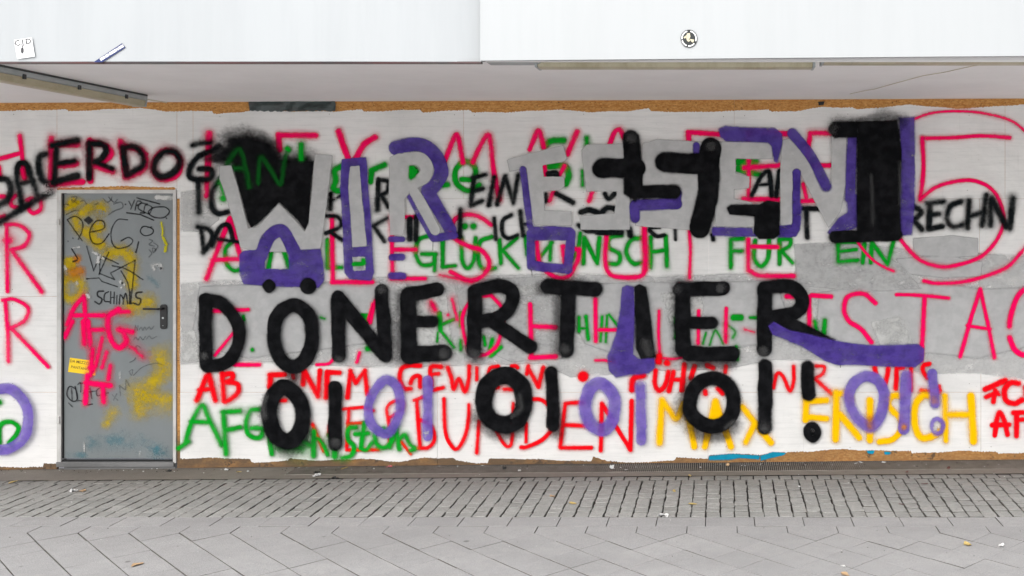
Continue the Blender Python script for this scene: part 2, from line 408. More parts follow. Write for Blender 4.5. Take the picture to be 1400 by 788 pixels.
for y0, y1, seams in ROWS:
    xs = [X0]+[s for s in seams if X0 < s < X1]+[X1]
    for x0, x1 in zip(xs[:-1], xs[1:]):
        if y0 < 200 and x0 < DX0 < x1:                    # over the door: the panel is notched, as three pieces
            board(x0, DX0, y0, y1); board(DX0, DX1, y0, DY0, brown_t=0, brown_r=0); board(DX1, x1, y0, y1)
            continue
        if x0 < DX1 and x1 > DX0:
            if DX0-x0 > 3: board(x0, DX0, y0, y1)
            if x1-DX1 > 14: board(DX1, x1, y0, y1, brown_l=4)
            continue
        if abs(x0-230) < 4 or abs(x0-228) < 4: board(DX1, x1, y0, y1, brown_l=4)
        else: board(x0, x1, y0, y1)
# torn brown edge round the top of the door
V = []; q = []
for i, x in enumerate(np.arange(80, 241, 2.)):
    h = 2.5+2.2*math.exp(-((x-165)/45)**2)+rng.uniform(-.8, .8)
    V += [wp(x, 259.6, .0025), wp(x, 259-h*.9, .0025)]
    if i: q.append((2*i-2, 2*i-1, 2*i+1, 2*i))
obj('torn_edge', V, q, M['osb'], WALL)
# strip of turquoise on the bottom edge, right of the middle
word('turquoise paint remnants on the bottom edge of the boards', 'blue', 1.2,
 "@0 P 969,623 1002,620.5 1039,623 1038,628 1010,626.5 995,629 969,629 P 1040,623 1057,618 1075,619 1073,622 1052,627 1040,630 P 1184,616 1196,616 1194,621 1186,620 P 1208,617 1219,618 1216,622 1209,622", single='paint_remnant')

# ---- grey rolled-out bands over older writing
W = word
W(None,'greyl',2.5,"@0 P 247,388 300,383 420,386 520,379 640,377 770,374 900,378 1000,374 1086,376 1090,336 1165,333 1250,341 1400,350 1500,352 1500,500 1400,519 1330,510 1270,512 1180,494 1060,492 990,505 900,508 830,513 780,516 740,498 640,500 520,503 450,500 330,494 247,498", single='grey_paint_patch')
W(None,'grey',2.5,"@0 P 273,392 360,388 520,386 520,440 500,470 340,490 262,470", single='grey_paint_patch')
W(None,'greyl',2,"@0 P 620,385 740,378 780,420 770,490 700,495 640,470", single='grey_paint_patch')
W(None,'grey',3,"@0 P 760,392 870,386 975,386 1060,384 1080,440 1050,470 960,480 880,498 800,470", single='grey_paint_patch')
W(None,'grey',3,"@0 P 1120,400 1180,392 1290,386 1340,396 1420,392 1420,470 1340,490 1240,480 1150,485 1115,450", single='grey_paint_patch')
W(None,'grey',1.5,"@0 P 1248,326 1300,322 1337,326 1337,350 1300,352 1250,349 P 1225,354 1290,350 1343,358 1341,378 1290,380 1235,374", single='grey_paint_patch')
W(None,'greyl',2,"@0 P 1085,334 1170,330 1230,360 1260,395 1180,400 1090,390", single='grey_paint_patch')
W(None,'greyl',2,"@0 P 247,262 290,258 300,300 280,318 248,316", single='grey_paint_patch')

W(None,'rub',3,"@0 P 560,400 610,396 618,470 566,478 / P 905,402 960,398 962,430 915,440 / P 1092,398 1118,396 1116,480 1096,484 / P 250,455 268,450 272,492 250,494 / P 1190,440 1230,432 1250,470 1205,480 / P 700,392 738,388 744,400 706,406", child='paint_patch', name='pale_paint_patches')
# ---- green words
W('green GRE letters at the top behind the purple I and R','green',2.6,"@G C28 60 180 25 200 30 240 20 280 60 290 / L26 240 175 185 200 L24 185 200 180 250 / C26 355 190 375 205 365 230 L26 490 262 510 262 / C24 572 238 622 236 630 190 590 160 547 195 550 255 600 287 648 262")
W('green letters showing round the grey E','green',2.6,"@H C28 295 95 330 72 380 70 / C28 320 182 385 182 402 220 390 258 / L22 480 60 480 92 L14 460 200 462 265 / @I L34 500 225 575 225 L28 500 255 590 280")
W('green letters C A L S left of GLÜCKWUNSCH','green',2.3,"@F C20 210 510 185 540 190 600 220 630 250 625 / L20 385 545 370 620 / L22 430 530 460 620 / L22 625 500 625 615 L18 625 620 685 618 / @G C22 110 590 150 590 155 610 110 612")
W('green word GLÜCKWUNSCH','green',2.3,"@G C20 430 480 385 500 375 560 400 605 450 600 455 560 L20 400 560 460 560 L18 455 560 455 630 / L20 490 485 490 615 L18 490 615 545 610 / C20 570 490 575 590 600 620 625 580 632 490 L30 585 440 L30 622 440 / C20 700 485 650 510 645 590 670 625 715 620 / @H L20 105 500 110 600 L18 180 490 110 550 L18 120 545 185 620 / L20 215 485 225 560 C18 262 580 290 560 330 510 L18 325 510 322 585 / C18 452 470 442 540 415 590 / L20 470 490 465 600 L20 470 490 525 600 L20 535 490 525 600 / C20 630 480 580 490 575 530 620 560 615 600 565 600 / C20 715 490 670 500 650 550 680 600 720 595 / @I L20 125 550 125 680 L20 190 545 195 675 L20 125 615 190 605")
W('green word FÜR','green',2.3,"@I L20 470 560 470 680 L20 470 560 525 555 L18 470 610 520 610 / C20 575 565 570 640 600 675 630 640 635 560 / L20 680 560 680 665 C18 680 560 725 560 720 590 680 610 L18 690 610 735 660")
W('green word EIN','green',2.3,"@J L18 290 580 290 655 L16 290 580 375 580 L16 290 620 365 610 L18 290 660 370 655 / L18 400 575 392 665 / L18 430 580 425 665 L18 430 580 495 670 L18 520 575 495 670")
W('worn green letters of KIND between the black letters','green',2,"@b L45 270 190 280 340 L30 290 290 400 240 L28 280 340 400 490 L20 255 360 250 440 / L28 458 180 458 300 L28 460 430 462 515 / L40 745 420 725 500 L40 820 490 730 570 L30 670 400 680 470 / @L C22 720 175 742 180 725 220 L22 740 300 768 292 / L14 262 175 265 190 L16 297 305 L8 560 180 575 185")
W('worn green letters right of the black T','green',2,"@c L20 45 130 45 200 L20 80 125 92 240 L15 45 185 85 185 / L16 165 125 155 250 L14 190 120 183 255 L14 200 115 250 180")
W('worn green letters behind the second black E','green',2,"@c L20 545 130 545 160 L16 545 200 542 235 / L12 700 208 685 265 C10 720 270 740 212 755 200 790 265 / L35 845 130 880 130 L18 930 130 965 130 C10 800 160 850 200 840 235 / L24 855 285 860 345")
W('short green V strokes beside the pink T','green',2,"@c L20 1262 150 1275 210 / L25 1315 145 1310 215")
W('green letter n inside the lilac ring at left edge','green',2.4,"@K C22 2 600 5 520 50 502 88 525 80 560 45 600 L30 0 412",single='painted_letter')
# ---- thin pink words
W('pink H at the upper left edge','pink',2.2,"@A C20 85 565 95 650 105 735 L20 0 660 90 635 L14 0 690 5 735",single='painted_letter')
W('pink letters doubling the black name at upper left','pinkd',4,"@A L26 215 575 215 740 L26 225 600 325 600 L26 215 765 345 755 L26 240 690 320 680 / L28 375 585 378 750 C24 390 590 440 605 465 640 410 690 L26 400 690 470 712 / L28 503 590 525 735 C26 520 605 600 635 598 700 530 735 / O22 690 622 742 650 750 700 720 740 660 740 635 690 655 645")
W('pink I behind the black G','pink',3,"@F L30 115 42 110 200 L22 108 200 105 310",single='painted_letter')
W('pink letters F Y M along the top','pink',2.6,"@B L24 95 562 250 562 L26 95 560 100 620 / C26 345 545 362 600 385 660 C26 495 570 450 600 415 660 / @G C22 500 160 525 95 550 45 565 95 578 165 / C22 620 165 650 100 690 50 710 200 735 325")
W('pink M and strokes behind the grey E and S','pink',2.6,"@H C22 235 110 255 60 275 30 295 100 L26 295 185 300 240 / L24 438 35 398 130 L18 385 180 355 235 / C22 580 85 600 35 622 25 640 60 L20 505 290 490 330 L20 320 330 350 260 / L18 525 225 535 230")
W('pink capital E behind the grey lettering','pink',2.6,"@I L22 285 98 435 108 L24 287 100 289 132 / L24 540 102 715 105 C18 545 100 548 250 545 400 L22 530 252 690 240 L22 525 385 685 388 / @J L20 175 128 270 130 C20 175 130 165 200 148 300 L20 190 262 255 262 L20 135 410 200 408 L18 145 340 160 405")
W('pink words ALLES GUTE on the second line','pink',2.4,"@F L22 205 405 105 665 L22 205 405 250 570 L20 130 585 250 580 / L20 645 400 648 680 @G L20 15 680 188 680 / L18 270 400 275 665 L18 280 540 375 540 L18 270 665 415 665 L16 270 402 370 400 / C20 700 435 650 400 590 390 540 415 532 480 600 525 660 545 692 600 660 655 600 672 525 635 / @H C20 265 510 280 600 340 655 400 655 440 590 448 540 L18 375 525 385 600 L18 380 525 440 540 / C20 565 480 560 590 580 645 640 660 715 652 730 600 730 435 / @I L18 95 500 105 690 / C14 290 515 296 600 292 725 / L20 545 560 545 690 C20 545 690 600 715 740 716 L18 560 590 670 592")
W('big pink numeral 5 with its outline at upper right','pink',1.8,"@J C16 640 150 760 148 880 140 1000 148 / C18 638 150 643 280 630 402 / C16 630 402 700 350 800 325 870 330 930 365 965 430 975 500 940 580 880 640 800 670 720 682 640 660 590 620 545 565 / C11 600 72 680 45 790 38 900 48 1000 75 1061 120 1130 210 1160 330 1140 450 1090 560 1050 620 C15 1050 620 990 682 900 720 800 745 700 750 645 740 C10 520 700 480 683 430 650 385 600 350 540")
W('pink word on the third line, half hidden by black letters','pink',1.8,"@L L16 150 155 282 150 L12 225 240 155 325 L16 230 362 325 362 / C12 545 362 590 358 608 342 / L14 770 115 752 200 L12 710 315 700 352 / @M L14 85 130 70 190 / C14 540 95 470 110 432 170 435 240 460 310 510 325 560 290 582 220 585 150 540 95 / L18 690 130 695 330 L18 700 214 788 218 L18 690 335 788 330 / @N L16 265 110 267 270 L14 280 228 355 228 / C12 510 155 508 240 513 330 C10 512 335 560 340 610 332 / L14 662 155 660 280 L14 768 145 765 270")
W('pink splotches where letters were painted over','pinkd',4,"@M L14:4 310 120 325 150 L12:5 390 110 410 190 / @N C10:3 265 345 300 345 345 352 C12:3 405 455 415 415 450 402 / @G L10:4 480 650 620 680 / @c L8:3 900 190 950 205 L10:2 805 215 805 260 / @b L30:5 350 200 350 200 L30:5 210 110 230 150",child='paint_smudge',name='paint_smudges')
W('pink word STAG at right under the numeral','pink',1.6,"@O L20 325 99 355 98 L18 420 95 495 100 L17 412 100 411 218 / C18 665 125 620 90 560 100 545 150 565 195 610 225 650 275 / @P C14 240 92 330 95 440 106 C18 348 100 343 200 335 345 / L16 562 72 530 170 485 330 L15 562 72 590 200 617 335 L13 512 212 600 225 / C20 780 60 730 75 700 110 678 180 674 215 C20 675 258 695 305 735 325 790 310")
W('pink letters S and O left of the door frame top','pink',2.2,"@Q C30 120 515 85 550 100 590 150 600 / C30 215 540 215 610 250 640 300 610 300 545 L28 200 545 240 530 / L32 0 670 40 660 L34 0 520 40 520 L30 165 330 182 390")
W('tall pink R left of the door handle height, upper one','pink',2.6,"@E L22 40 262 45 595 C22 35 252 100 255 155 300 130 360 60 382 L22 70 390 220 597 L50:7 45 335",single='painted_letter')
W('tall pink R left of the door, lower one','pink',2.4,"@E C20 20 640 80 635 150 680 130 745 50 788 L22 33 640 45 788 @K L18 42 40 45 220 L18 55 60 232 245",single='painted_letter')
# ---- thin black words
W('black name PACERDOĞ sprayed beside and above the door','blackt',3.2,"@Q C48 0 395 60 402 85 460 68 540 0 585 / C45 165 600 150 480 130 380 142 290 200 290 230 380 275 510 L40 150 428 250 412 / C50 335 215 290 240 290 340 330 420 390 432 / L45 415 165 398 410 L52 385 155 560 118 L42 420 285 545 265 L54 400 415 560 372 / L50 650 140 650 385 C50 650 142 740 145 770 190 735 250 690 272 L38 710 278 815 322 / C48 -40 735 0 710 180 598 375 488 / @R L50 100 170 130 365 C48 100 170 190 165 245 230 240 300 145 358 / O50 400 200 480 205 510 280 460 350 380 380 325 330 340 260 / C46 790 160 740 192 650 230 590 300 580 375 640 398 730 390 735 330 650 322 C38 600 155 660 138 735 135")
W('black letters IC and DA at the left end of the black text','blackt',2.6,"@F L24 70 255 72 380 / C24 165 235 130 290 128 355 155 385 198 378 / L20 82 450 95 545 C22 68 442 120 458 128 500 92 552 / C20 130 525 160 450 200 435 222 505 L16 155 495 250 508")
W('black letters of a name between the big I and R','blackt',2.2,"@F L18 640 300 640 365 L14 640 332 690 305 / C18 615 395 670 400 682 440 620 470 L18 640 465 690 500 / @G L24 215 240 210 370 C20 215 240 255 248 252 290 215 310 L20 230 312 258 358 / L20 3 365 12 300 / L18 190 440 250 405 L18 195 440 240 505 / L26 350 410 350 495 L22 378 398 376 498 / L22 568 368 565 485 L20 500 390 550 480")
W('black words EIN ICH behind the grey E','blackt',2.2,"@G L22 625 240 612 350 L20 620 232 675 218 L20 620 290 665 278 L20 612 352 660 330 / L22 712 230 690 350 / @H L22 130 225 95 345 L20 130 225 165 340 L20 165 340 185 220 / L18 82 405 90 495 / C18 155 392 120 415 118 470 145 492 182 478 / L20 195 375 207 480 L16 200 430 225 430")
W('black letter pieces showing around the grey S','blackt',1.6,"@H C26 318 215 348 212 352 240 L16 305 300 305 335 L24 350 300 420 338 / C22 558 300 575 322 600 300 / C24 455 380 490 370 525 380 C24 540 385 570 360 605 366 / C20 445 435 480 460 510 462 L26 525 465 630 468 L22 662 455 668 480 / @I L22 35 515 38 540 C18 120 520 150 545 185 541 L14 120 510 165 508 / L15 230 515 232 560 / L20 390 540 395 560")
W('black letters AU and T inside the grey N','blackt',1.8,"@I C20 560 370 600 290 630 268 642 310 645 370 L14 590 325 640 322 / L18 680 265 665 370 / @J L15 3 285 16 385 L16 45 285 35 390 / L22 145 440 210 442 L22 157 440 162 560")
W('black word RECHN inside the pink numeral','blackt',3,"@J C24 600 430 632 455 605 488 L24 602 490 635 527 / L26 670 420 665 520 L24 660 420 725 412 L22 665 468 705 463 L24 665 525 720 515 / C24 798 412 755 430 740 480 762 515 805 508 / L24 832 408 825 520 L22 830 475 900 452 L24 902 385 885 510 / L26 922 400 920 510 L30 925 402 985 515 L28 1012 398 1000 522")
# ---- red words
W('red words AB EINEM','red',2.3,"@V L36 150 330 215 165 L38 228 150 275 330 L32 165 260 260 252 / L36 320 150 332 335 C36 320 160 385 150 388 185 345 208 C34 350 208 425 222 420 285 345 340 / L38 640 160 740 155 L40 645 170 640 240 L28 700 330 745 330 / L30 790 125 800 180 L30 790 290 815 305 / @W L36 85 130 75 220 L36 85 130 175 300 L34 190 130 175 305 / L38 240 140 230 310 L36 240 140 320 145 / L32 395 130 375 310 L30 395 140 430 215 L30 430 215 490 130 L32 490 130 508 290")
W('red word GEWISSEN','red',2.3,"@X C32 75 98 0 95 -50 120 -62 190 -30 250 10 250 C32 10 215 30 175 70 170 75 240 / C34 215 105 150 105 145 160 150 230 L28 150 155 200 150 L26 160 262 230 243 / C30 260 110 285 180 300 255 335 185 375 270 400 190 405 100 / L26 455 110 455 190 / C26 600 100 545 112 530 160 L28 600 240 560 250 / L28 640 255 720 255 C26 690 100 720 100 730 110 / L32 800 100 792 150 L28 800 110 870 240 @N L18 65 372 47 445 / @N L42 218 405")
W('red word FÜHLT','red',2.3,"@N C22 450 402 412 415 405 458 @c L20 440 355 462 360 / @Y C34 180 130 175 220 205 265 245 220 265 140 L46 257 78 L40 205 30 200 68 / L34 300 140 270 265 L36 372 90 355 262 L28 290 190 360 190 / L34 442 100 415 180 / L34 525 95 565 112 L34 512 268 515 285 L34 600 250 630 282 / L30 652 100 648 140")
W('red words WIR UNS at lower right','red',2.3,"@Z C26 85 245 110 150 150 170 195 265 220 200 220 100 / C24 370 100 425 103 415 150 365 182 L28 368 188 475 285 / L34 765 110 772 150 C34 855 115 848 170 832 225 / @a L34 28 110 20 250 L30 70 110 40 115 / L32 122 115 120 260 / C30 245 85 205 98 205 140 235 180 C30 190 262 260 272 312 275 310 235")
W('large thin red word VERBUNDEN at the bottom','red',1.8,"@W L24 140 490 215 670 L20 252 500 245 560 / L22 345 388 480 375 L22 480 375 550 400 L24 385 385 370 640 L22 375 485 480 480 L24 370 662 580 660 / C22 650 480 640 380 690 335 745 342 730 400 650 450 L24 652 440 657 630 L20 730 600 800 690 / L28 840 335 862 650 @X C24 35 330 90 308 C26 80 460 150 500 172 590 130 645 60 650 / C26 235 320 245 540 290 640 330 650 380 560 400 440 402 360 / L26 470 470 455 680 C24 580 520 630 610 668 640 692 590 700 350 / L24 787 480 787 610 @N C16 -15 495 0 495 60 497 102 545 102 600 60 650 0 677 -20 678 / L16 150 510 130 680 L16 150 510 220 505 L16 145 592 235 596 L16 130 680 250 680 / L17 290 510 286 690 L17 290 510 400 688 L18 405 500 400 680")
W('red letters FC above AF at the lower right edge','red',1.6,"@a L38 620 255 755 195 L30 625 308 700 275 L34 688 262 675 340 L26 690 270 712 290 / C38 845 215 790 212 750 260 762 330 820 350 868 325 / L30 886 240 900 330 / C34 685 565 700 450 718 410 750 470 770 560 L34 668 495 780 492 / L36 832 415 830 568 L34 810 412 900 410 L30 830 460 900 455 L30 900 415 930 560")
# ---- yellow
W('yellow word MAX','yellow',2.6,"@Y L46 222 330 205 615 C42 222 330 275 400 320 450 370 350 L42 400 440 440 640 / L44 580 335 510 640 L44 580 335 685 640 L56 580 370 580 440 / L40 762 372 880 520 @Z L44 0 530 68 612 @Y L40 845 485 785 610")
W('yellow word FRISCH','yellow',2.6,"@Z L46 305 330 300 460 L40 320 338 440 328 L42 310 440 440 452 / L48 508 280 502 590 L44 530 420 660 580 C44 520 285 570 285 600 320 / L46 732 330 732 595 / @a C42 60 300 0 300 -30 345 0 400 50 450 60 520 0 590 -90 608 / C46 280 300 200 300 150 370 150 500 190 578 260 572 315 540 / L38 350 300 357 600 L50 525 300 542 605 L42 370 425 520 425")
# ---- green bottom word
W('green word AFGhanistan at the bottom left','green',2.8,"@V L34 30 650 95 605 C34 75 610 115 480 185 362 230 450 285 560 320 630 L34 110 472 230 475 / L36 330 410 347 690 L38 325 408 438 400 L34 342 530 445 508 / C34 575 390 510 400 482 480 500 560 570 580 592 520 520 515 / L36 640 585 655 690 L50:9 700 640 850 650 / @W L42 150 540 147 700 C30 150 600 180 588 220 640 240 695 L40:6 20 580 140 640 / L44 290 580 290 705 L26 250 560 260 600 / C32 432 510 382 520 380 590 420 640 400 700 340 715 / L34 490 480 465 650 L34 430 555 512 550 C30 465 650 500 662 540 612 / C36 620 520 558 555 580 632 640 640 680 580 640 530 L32 672 560 660 645 / L34 700 500 722 655 C30 722 590 760 560 790 620 830 655 800 665")
# ---- big lettering WIR ESSEN
W('soft black cloud behind the grey W','smoke',9,"@F P 110,150 135,112 160,120 190,88 165,50 200,25 285,22 350,40 400,70 430,125 562,125 572,200 400,260 240,230 180,190 L30 100 150 200 150",single='paint_cloud')
W('black cloud filling the grey W','black',4.5,"@F P:8 215,175 150,165 120,150 150,120 190,95 200,60 280,45 350,60 395,85 430,145 540,140 562,160 560,300 300,300 240,250 P:1.4 222,180 430,165 568,160 548,420 532,458 500,415 420,338 330,430 300,448 285,420 240,250",single='paint_cloud')
W('faded green letters AN over the black cloud','greend',2.8,"@F C20 170 250 205 160 248 110 275 180 292 270 L18 200 185 275 195 / C18 330 250 340 145 385 200 425 262 440 180 455 108")
W('bright green drops beside the green letters AN','green',2.6,"@F L26 515 88 514 148 / C20 170 245 178 290 180 300 L32 180 320 / L24 455 105 462 112")
W('purple outline of the capital I','purple',1.2,"@G P 58,150 165,142 172,250 185,400 198,640 185,675 90,665 70,640 60,400 52,280",single='painted_letter')
W('white gap in the purple I','rub',1.,"@G P 105,572 160,570 162,630 108,632",single='paint_gap')
W('green dab in the gap of the purple I','green',1.8,"@G C20 112 602 150 600 152 585",single='paint_dab')
W('purple curve and leg of the capital R','purple',1.3,"@G C62 290 105 340 92 410 93 465 138 487 200 462 258 428 285 L55 430 290 525 455 L36 455 490 540 478 L28 352 312 448 488",single='painted_letter')
W('three purple dashes under the capital R','purple',1.2,"@G L26 270 495 320 495 / L30 275 573 318 573 / L32 272 653 322 653",name='paint_dashes',child='dash')
W('grey roller letters WIR filled in','grey',1.1,"@F P 165,182 215,178 240,260 288,448 330,442 420,342 500,425 530,462 548,430 575,130 650,135 618,400 605,490 598,550 330,550 255,530 235,450 185,290 165,240 / @G P 95,182 135,180 150,350 167,525 105,530 98,400 88,280 / P 265,142 300,128 350,128 350,300 330,325 330,440 322,480 265,478 262,300 C56 335 152 395 150 425 190 410 232 350 262 L46 370 290 462 455")
W('green patch showing in the bowl of the grey R','green',1.6,"@G P 348,180 370,182 386,205 375,230 355,242 347,232",single='paint_dab')
W('grey roller letters ESSEN filled in','grey',1.1,"@H P 140,155 165,145 380,92 398,150 385,162 290,178 296,228 385,226 386,268 365,285 296,292 300,372 415,375 418,438 255,436 235,340 222,190 150,205 / P 458,112 480,90 650,85 652,235 665,240 668,455 455,455 452,395 600,385 612,290 480,290 / @I P 90,148 150,130 345,140 405,300 300,520 110,505 58,500 70,400 88,360 / P 415,140 650,140 650,215 490,212 490,275 550,290 550,340 485,345 485,385 560,400 575,505 405,505 395,300 / @J P 55,160 90,150 130,180 180,270 250,365 262,330 262,140 325,145 322,340 300,450 250,522 228,480 135,300 130,515 50,515 50,300")
W('purple painted toy car shape with pointed roof','purple',1.2,"@F P 250,560 268,545 355,540 362,630 362,695 268,690 250,650 P 350,622 480,622 480,702 350,697 P 462,545 600,535 612,600 616,670 592,704 462,700 C56 345 565 372 495 410 462 445 468 492 565",single='painted_shape')
W('two black wheels under the purple car','black',1.2,"@F O26 378 680 394 697 378 714 362 697 L36 378 697 / L70 545 698",name='painted_wheels',child='wheel')
W('purple shadow strokes of the grey E','purple',1.2,"@H L30 208 195 238 440 L60 255 468 405 472 L36 240 470 242 612 L42 245 608 400 625 L40 415 475 400 615",single='painted_letter')
W('purple shadow strokes of the grey S pair','purple',1.4,"@I L50 62 412 235 405 L40 240 362 235 400 L42 57 420 58 470 / L30 322 155 322 185")
W('purple shadow strokes of the second grey E','purple',1.4,"@I P 415,85 445,70 540,78 660,80 690,105 692,150 670,232 655,225 645,160 630,145 450,138 425,120 P 390,505 560,510 570,548 395,545 385,525 P 570,505 735,495 735,270 745,258 770,265 765,400 768,515 750,548 680,550 570,548",single='painted_letter')
W('purple shadow strokes of the grey N','purple',1.6,"@J C44 100 130 180 230 240 350 L32 118 292 116 460 C36 120 430 118 500 95 540 55 535 / L44 347 155 338 400 P 250,530 290,480 325,455 325,380 370,380 372,520 258,555 244,540")
W('purple vertical stripe at the right of the bracket','purple',1.6,"@J P 540,65 605,62 607,200 606,400 596,552 540,552 538,400 545,200",single='painted_stroke')
W('black overspray above the bracket','smoke',7,"@J C45 280 90 400 85 480 60 550 75",single='overspray')
W('black square bracket closing the words WIR ESSEN','black',1.8,"@J P 365,150 365,82 535,74 552,200 545,400 550,548 365,575 P 265,82 370,80 370,148 275,150 250,125 L50 272 112 L50 275 558 530 550",single='painted_bracket')
W('grey sheen and dry blotches painted on the black bracket','sheen_dry',4,"@J L22 265 128 275 105 / C8 425 300 430 400 432 500 / L10 545 250 545 420",name='stroke_blotches',child='scuff_mark')
W('black shadow strokes of the first grey S','black',1.8,"@H L74 672 65 690 290 L85 550 190 690 188 P 640,60 640,300 690,335 725,280 712,80 L60 700 292 858 292",single='painted_letter')
W('black shadow strokes of the second grey S','black',1.6,"@I L92 383 168 368 390 L92 368 390 338 508 L88 188 227 370 236",single='painted_letter')
W('black arm stroke inside the second grey E','black',1.4,"@I P 452,425 470,410 590,408 625,392 680,400 680,540 655,558 590,558 568,530 572,462 465,452",single='painted_letter')
W('grey sheen and dry blotches painted on the stroke ends of ESSEN','sheen_dry',4,"@H L40 672 62 / @I L40 385 160",name='stroke_blotches',child='scuff_mark')
W('dark drips under the purple strokes','marker',.8,"@G L3 452 505 452 542 / @H L4 243 625 248 650 / @O L3 527 355 530 370",name='paint_drips',child='drip')
# ---- DÖNERTIER
W('smoky overspray round the black letters of DÖNERTIER','smoke',7,"@M L80 215 110 210 320 / @N C50 60 70 130 55 200 60 L50 130 90 130 300 / L60 590 70 590 310 C50 620 345 700 350 788 345 / @M C50 470 300 480 330 490 330 / @L L60 455 385 460 410",name='overspray',child='overspray')
W('purple I in the middle of TIER','purple',2,"@N P 368,62 385,55 415,60 418,200 412,320 430,335 490,328 496,370 470,395 400,400 345,412 318,385 312,330 345,240 360,150",single='painted_letter')
W('big black word DÖNERTIER across the wall','black',1.5,"@L L52 122 110 125 362 C50 125 108 190 130 248 210 245 290 205 350 130 368 / O56 460 132 520 175 532 260 505 340 455 368 408 335 385 245 402 170 / L54 628 112 635 325 @M L54 -45 102 132 322 L54 122 78 138 325 / L62 225 95 228 325 L56 232 92 335 72 L46 235 195 318 195 L64 240 322 360 315 / L58 482 82 475 305 C54 480 78 570 58 622 82 615 140 560 185 490 195 L54 540 190 692 292 / @N C58 85 60 160 66 265 72 L58 165 75 155 305 / P 415,62 435,50 462,62 480,180 492,290 498,332 440,338 422,300 418,150 / L60 600 75 602 300 L56 590 72 755 68 L48 625 200 712 200 L58 625 318 790 318 / @O L60 240 72 238 300 C54 240 64 340 62 385 110 365 155 310 172 250 178 P 290,170 370,190 512,265 490,298 420,282 262,205")
W('dry grey blotches and painted sheen at the stroke ends of the black word','sheen_dry',4,"@L L26 120 328 / L28 636 342 / @M L30 122 72 / L40 362 320 / L40 476 322 / @N L34 745 68 / L32 150 300 / C30 460 280 470 310 / L24 580 70 / @O L36 235 310",name='stroke_blotches',child='scuff_mark')
W('long purple underline below the black R','purple',1.4,"@O P 253,212 275,195 330,225 500,265 560,275 640,285 700,290 700,362 520,362 470,345 380,290 270,245 @P P 20,275 60,280 160,285 320,280 345,298 342,345 310,370 200,368 20,358",single='painted_stroke')
# ---- O! O! O!
W('smoky overspray round the black letters O I','smoke',8,"@L C60 370 500 375 600 430 680 500 640 / @L L60 620 650 / @M C70 500 560 560 610 640 600 / @M L46 790 560 795 620 / @Y C90 380 300 360 380 450 530 600 560 700 500 L60 420 200 360 320",name='overspray',child='overspray')
W('black letters O and I under the D of the big word','black',1.7,"@L O62 430 445 485 500 495 575 470 635 430 655 385 620 368 545 385 478 / L54 620 448 620 665")
W('black letters O and I under the R of the big word','black',1.7,"@M O68 597 402 652 435 668 500 648 565 595 588 535 565 514 500 535 430 / @N C50 97 390 104 500 104 590")
W('black letters O and I under the E and R','black',1.7,"@Y O98 565 178 655 215 702 300 695 400 640 475 560 500 470 465 412 390 425 280 480 205 / @O L56 242 365 240 600")
W('black exclamation mark with ring dot','black',1.8,"@O L54 403 370 406 472 / @Z O48 345 492 376 518 380 555 350 588 314 562 312 515 L40 345 540")
W('grey sheen and dry blotches painted on the black O letters','sheen_dry',4,"@L C20 355 480 345 520 350 560 / L36 622 660 / @X C26 745 300 755 380 700 430 / @Y C22 700 470 650 510 / @O L36 240 600 / @Z L12:5 348 530",name='stroke_blotches',child='scuff_mark')  # the exclamation dot gets a painted highlight
W('lilac letters O and I left of the red GEWISSEN','lilac',2.6,"@W O66 640 185 712 235 735 340 715 450 655 545 590 535 530 460 525 345 580 240 / @X L70 130 195 130 570")
W('lilac letters O and I before the yellow M','lilac',2.6,"@N O50 290 432 335 480 336 560 300 608 250 590 228 530 245 455 / @Y L70 80 230 85 595")
W('lilac letters O and I over the yellow FRISCH','lilac',2.6,"@Z O76 710 165 790 200 825 300 800 430 735 505 660 460 600 370 595 260 645 190 / @a L78 88 160 72 520")
W('lilac exclamation mark at the lower right','lilac',2.2,"@a L70 262 150 282 350 / O30 297 450 332 480 325 530 292 548 262 515 265 468")
W('lilac ring at the lower left edge','lilac',1.8,"@K C50 -90 420 -60 360 0 347 70 350 130 410 148 490 125 575 60 622 0 628 -60 615 -95 560",single='painted_ring')
W('lighter ends on the lilac strokes','rub',4,"@X L20:6 125 545 / @Y L14:5 78 215 / @a L18:6 280 520",name='stroke_blotches',child='scuff_mark')
W('orange dabs where yellow shows through lilac','orange',4,"@a L40 72 505 / L26 275 330 / @Z L26 730 440 732 500",name='paint_dabs',child='paint_dab')

# screws and small dents in the boards
mb = MB()
for px in (20, 300, 450, 620, 648, 800, 990, 1018, 1160, 1325, 1353):
    for py in (158, 262, 282, 396, 416, 526, 546, 610):
        if 70 < px < 250: continue
        x, y, z = wp(px+random.uniform(-3,3), py+random.uniform(-2,2), .0022)
        mb.prism([(x+.0035*math.cos(a*math.pi/3), z+.0035*math.sin(a*math.pi/3)) for a in range(6)], y, y+.004, 'y')
mb.build('screw_heads', M['iron'], WALL, kind='stuff')
# ---------------------------------------------------------------- torn film at the top
mb = MB(); n = 40; V = []; q = []
for i in range(n+1):
    x = 341+(459-341)*i/n
    for j, py in enumerate((138.5, 142, 146, 152.5)):
        o = .012+.008*math.sin(i*.53+j*1.7+2*math.sin(i*.31))+rng.uniform(-.005,.005)
        V.append(wp(x+(rng.uniform(-.5,.5)), py+(rng.uniform(-1,1) if j in (0,3) else 0)+(-1.5 if j==0 and i<14 else 0), o))
    if i:
        for j in range(3): a=(i-1)*4+j; q.append((a, a+1, a+5, a+4))
obj('plastic_film', V, q, M['film'], None, label='crumpled dark green film stuck along the top edge of the boards above the black cloud', cat='plastic film', smooth=True)
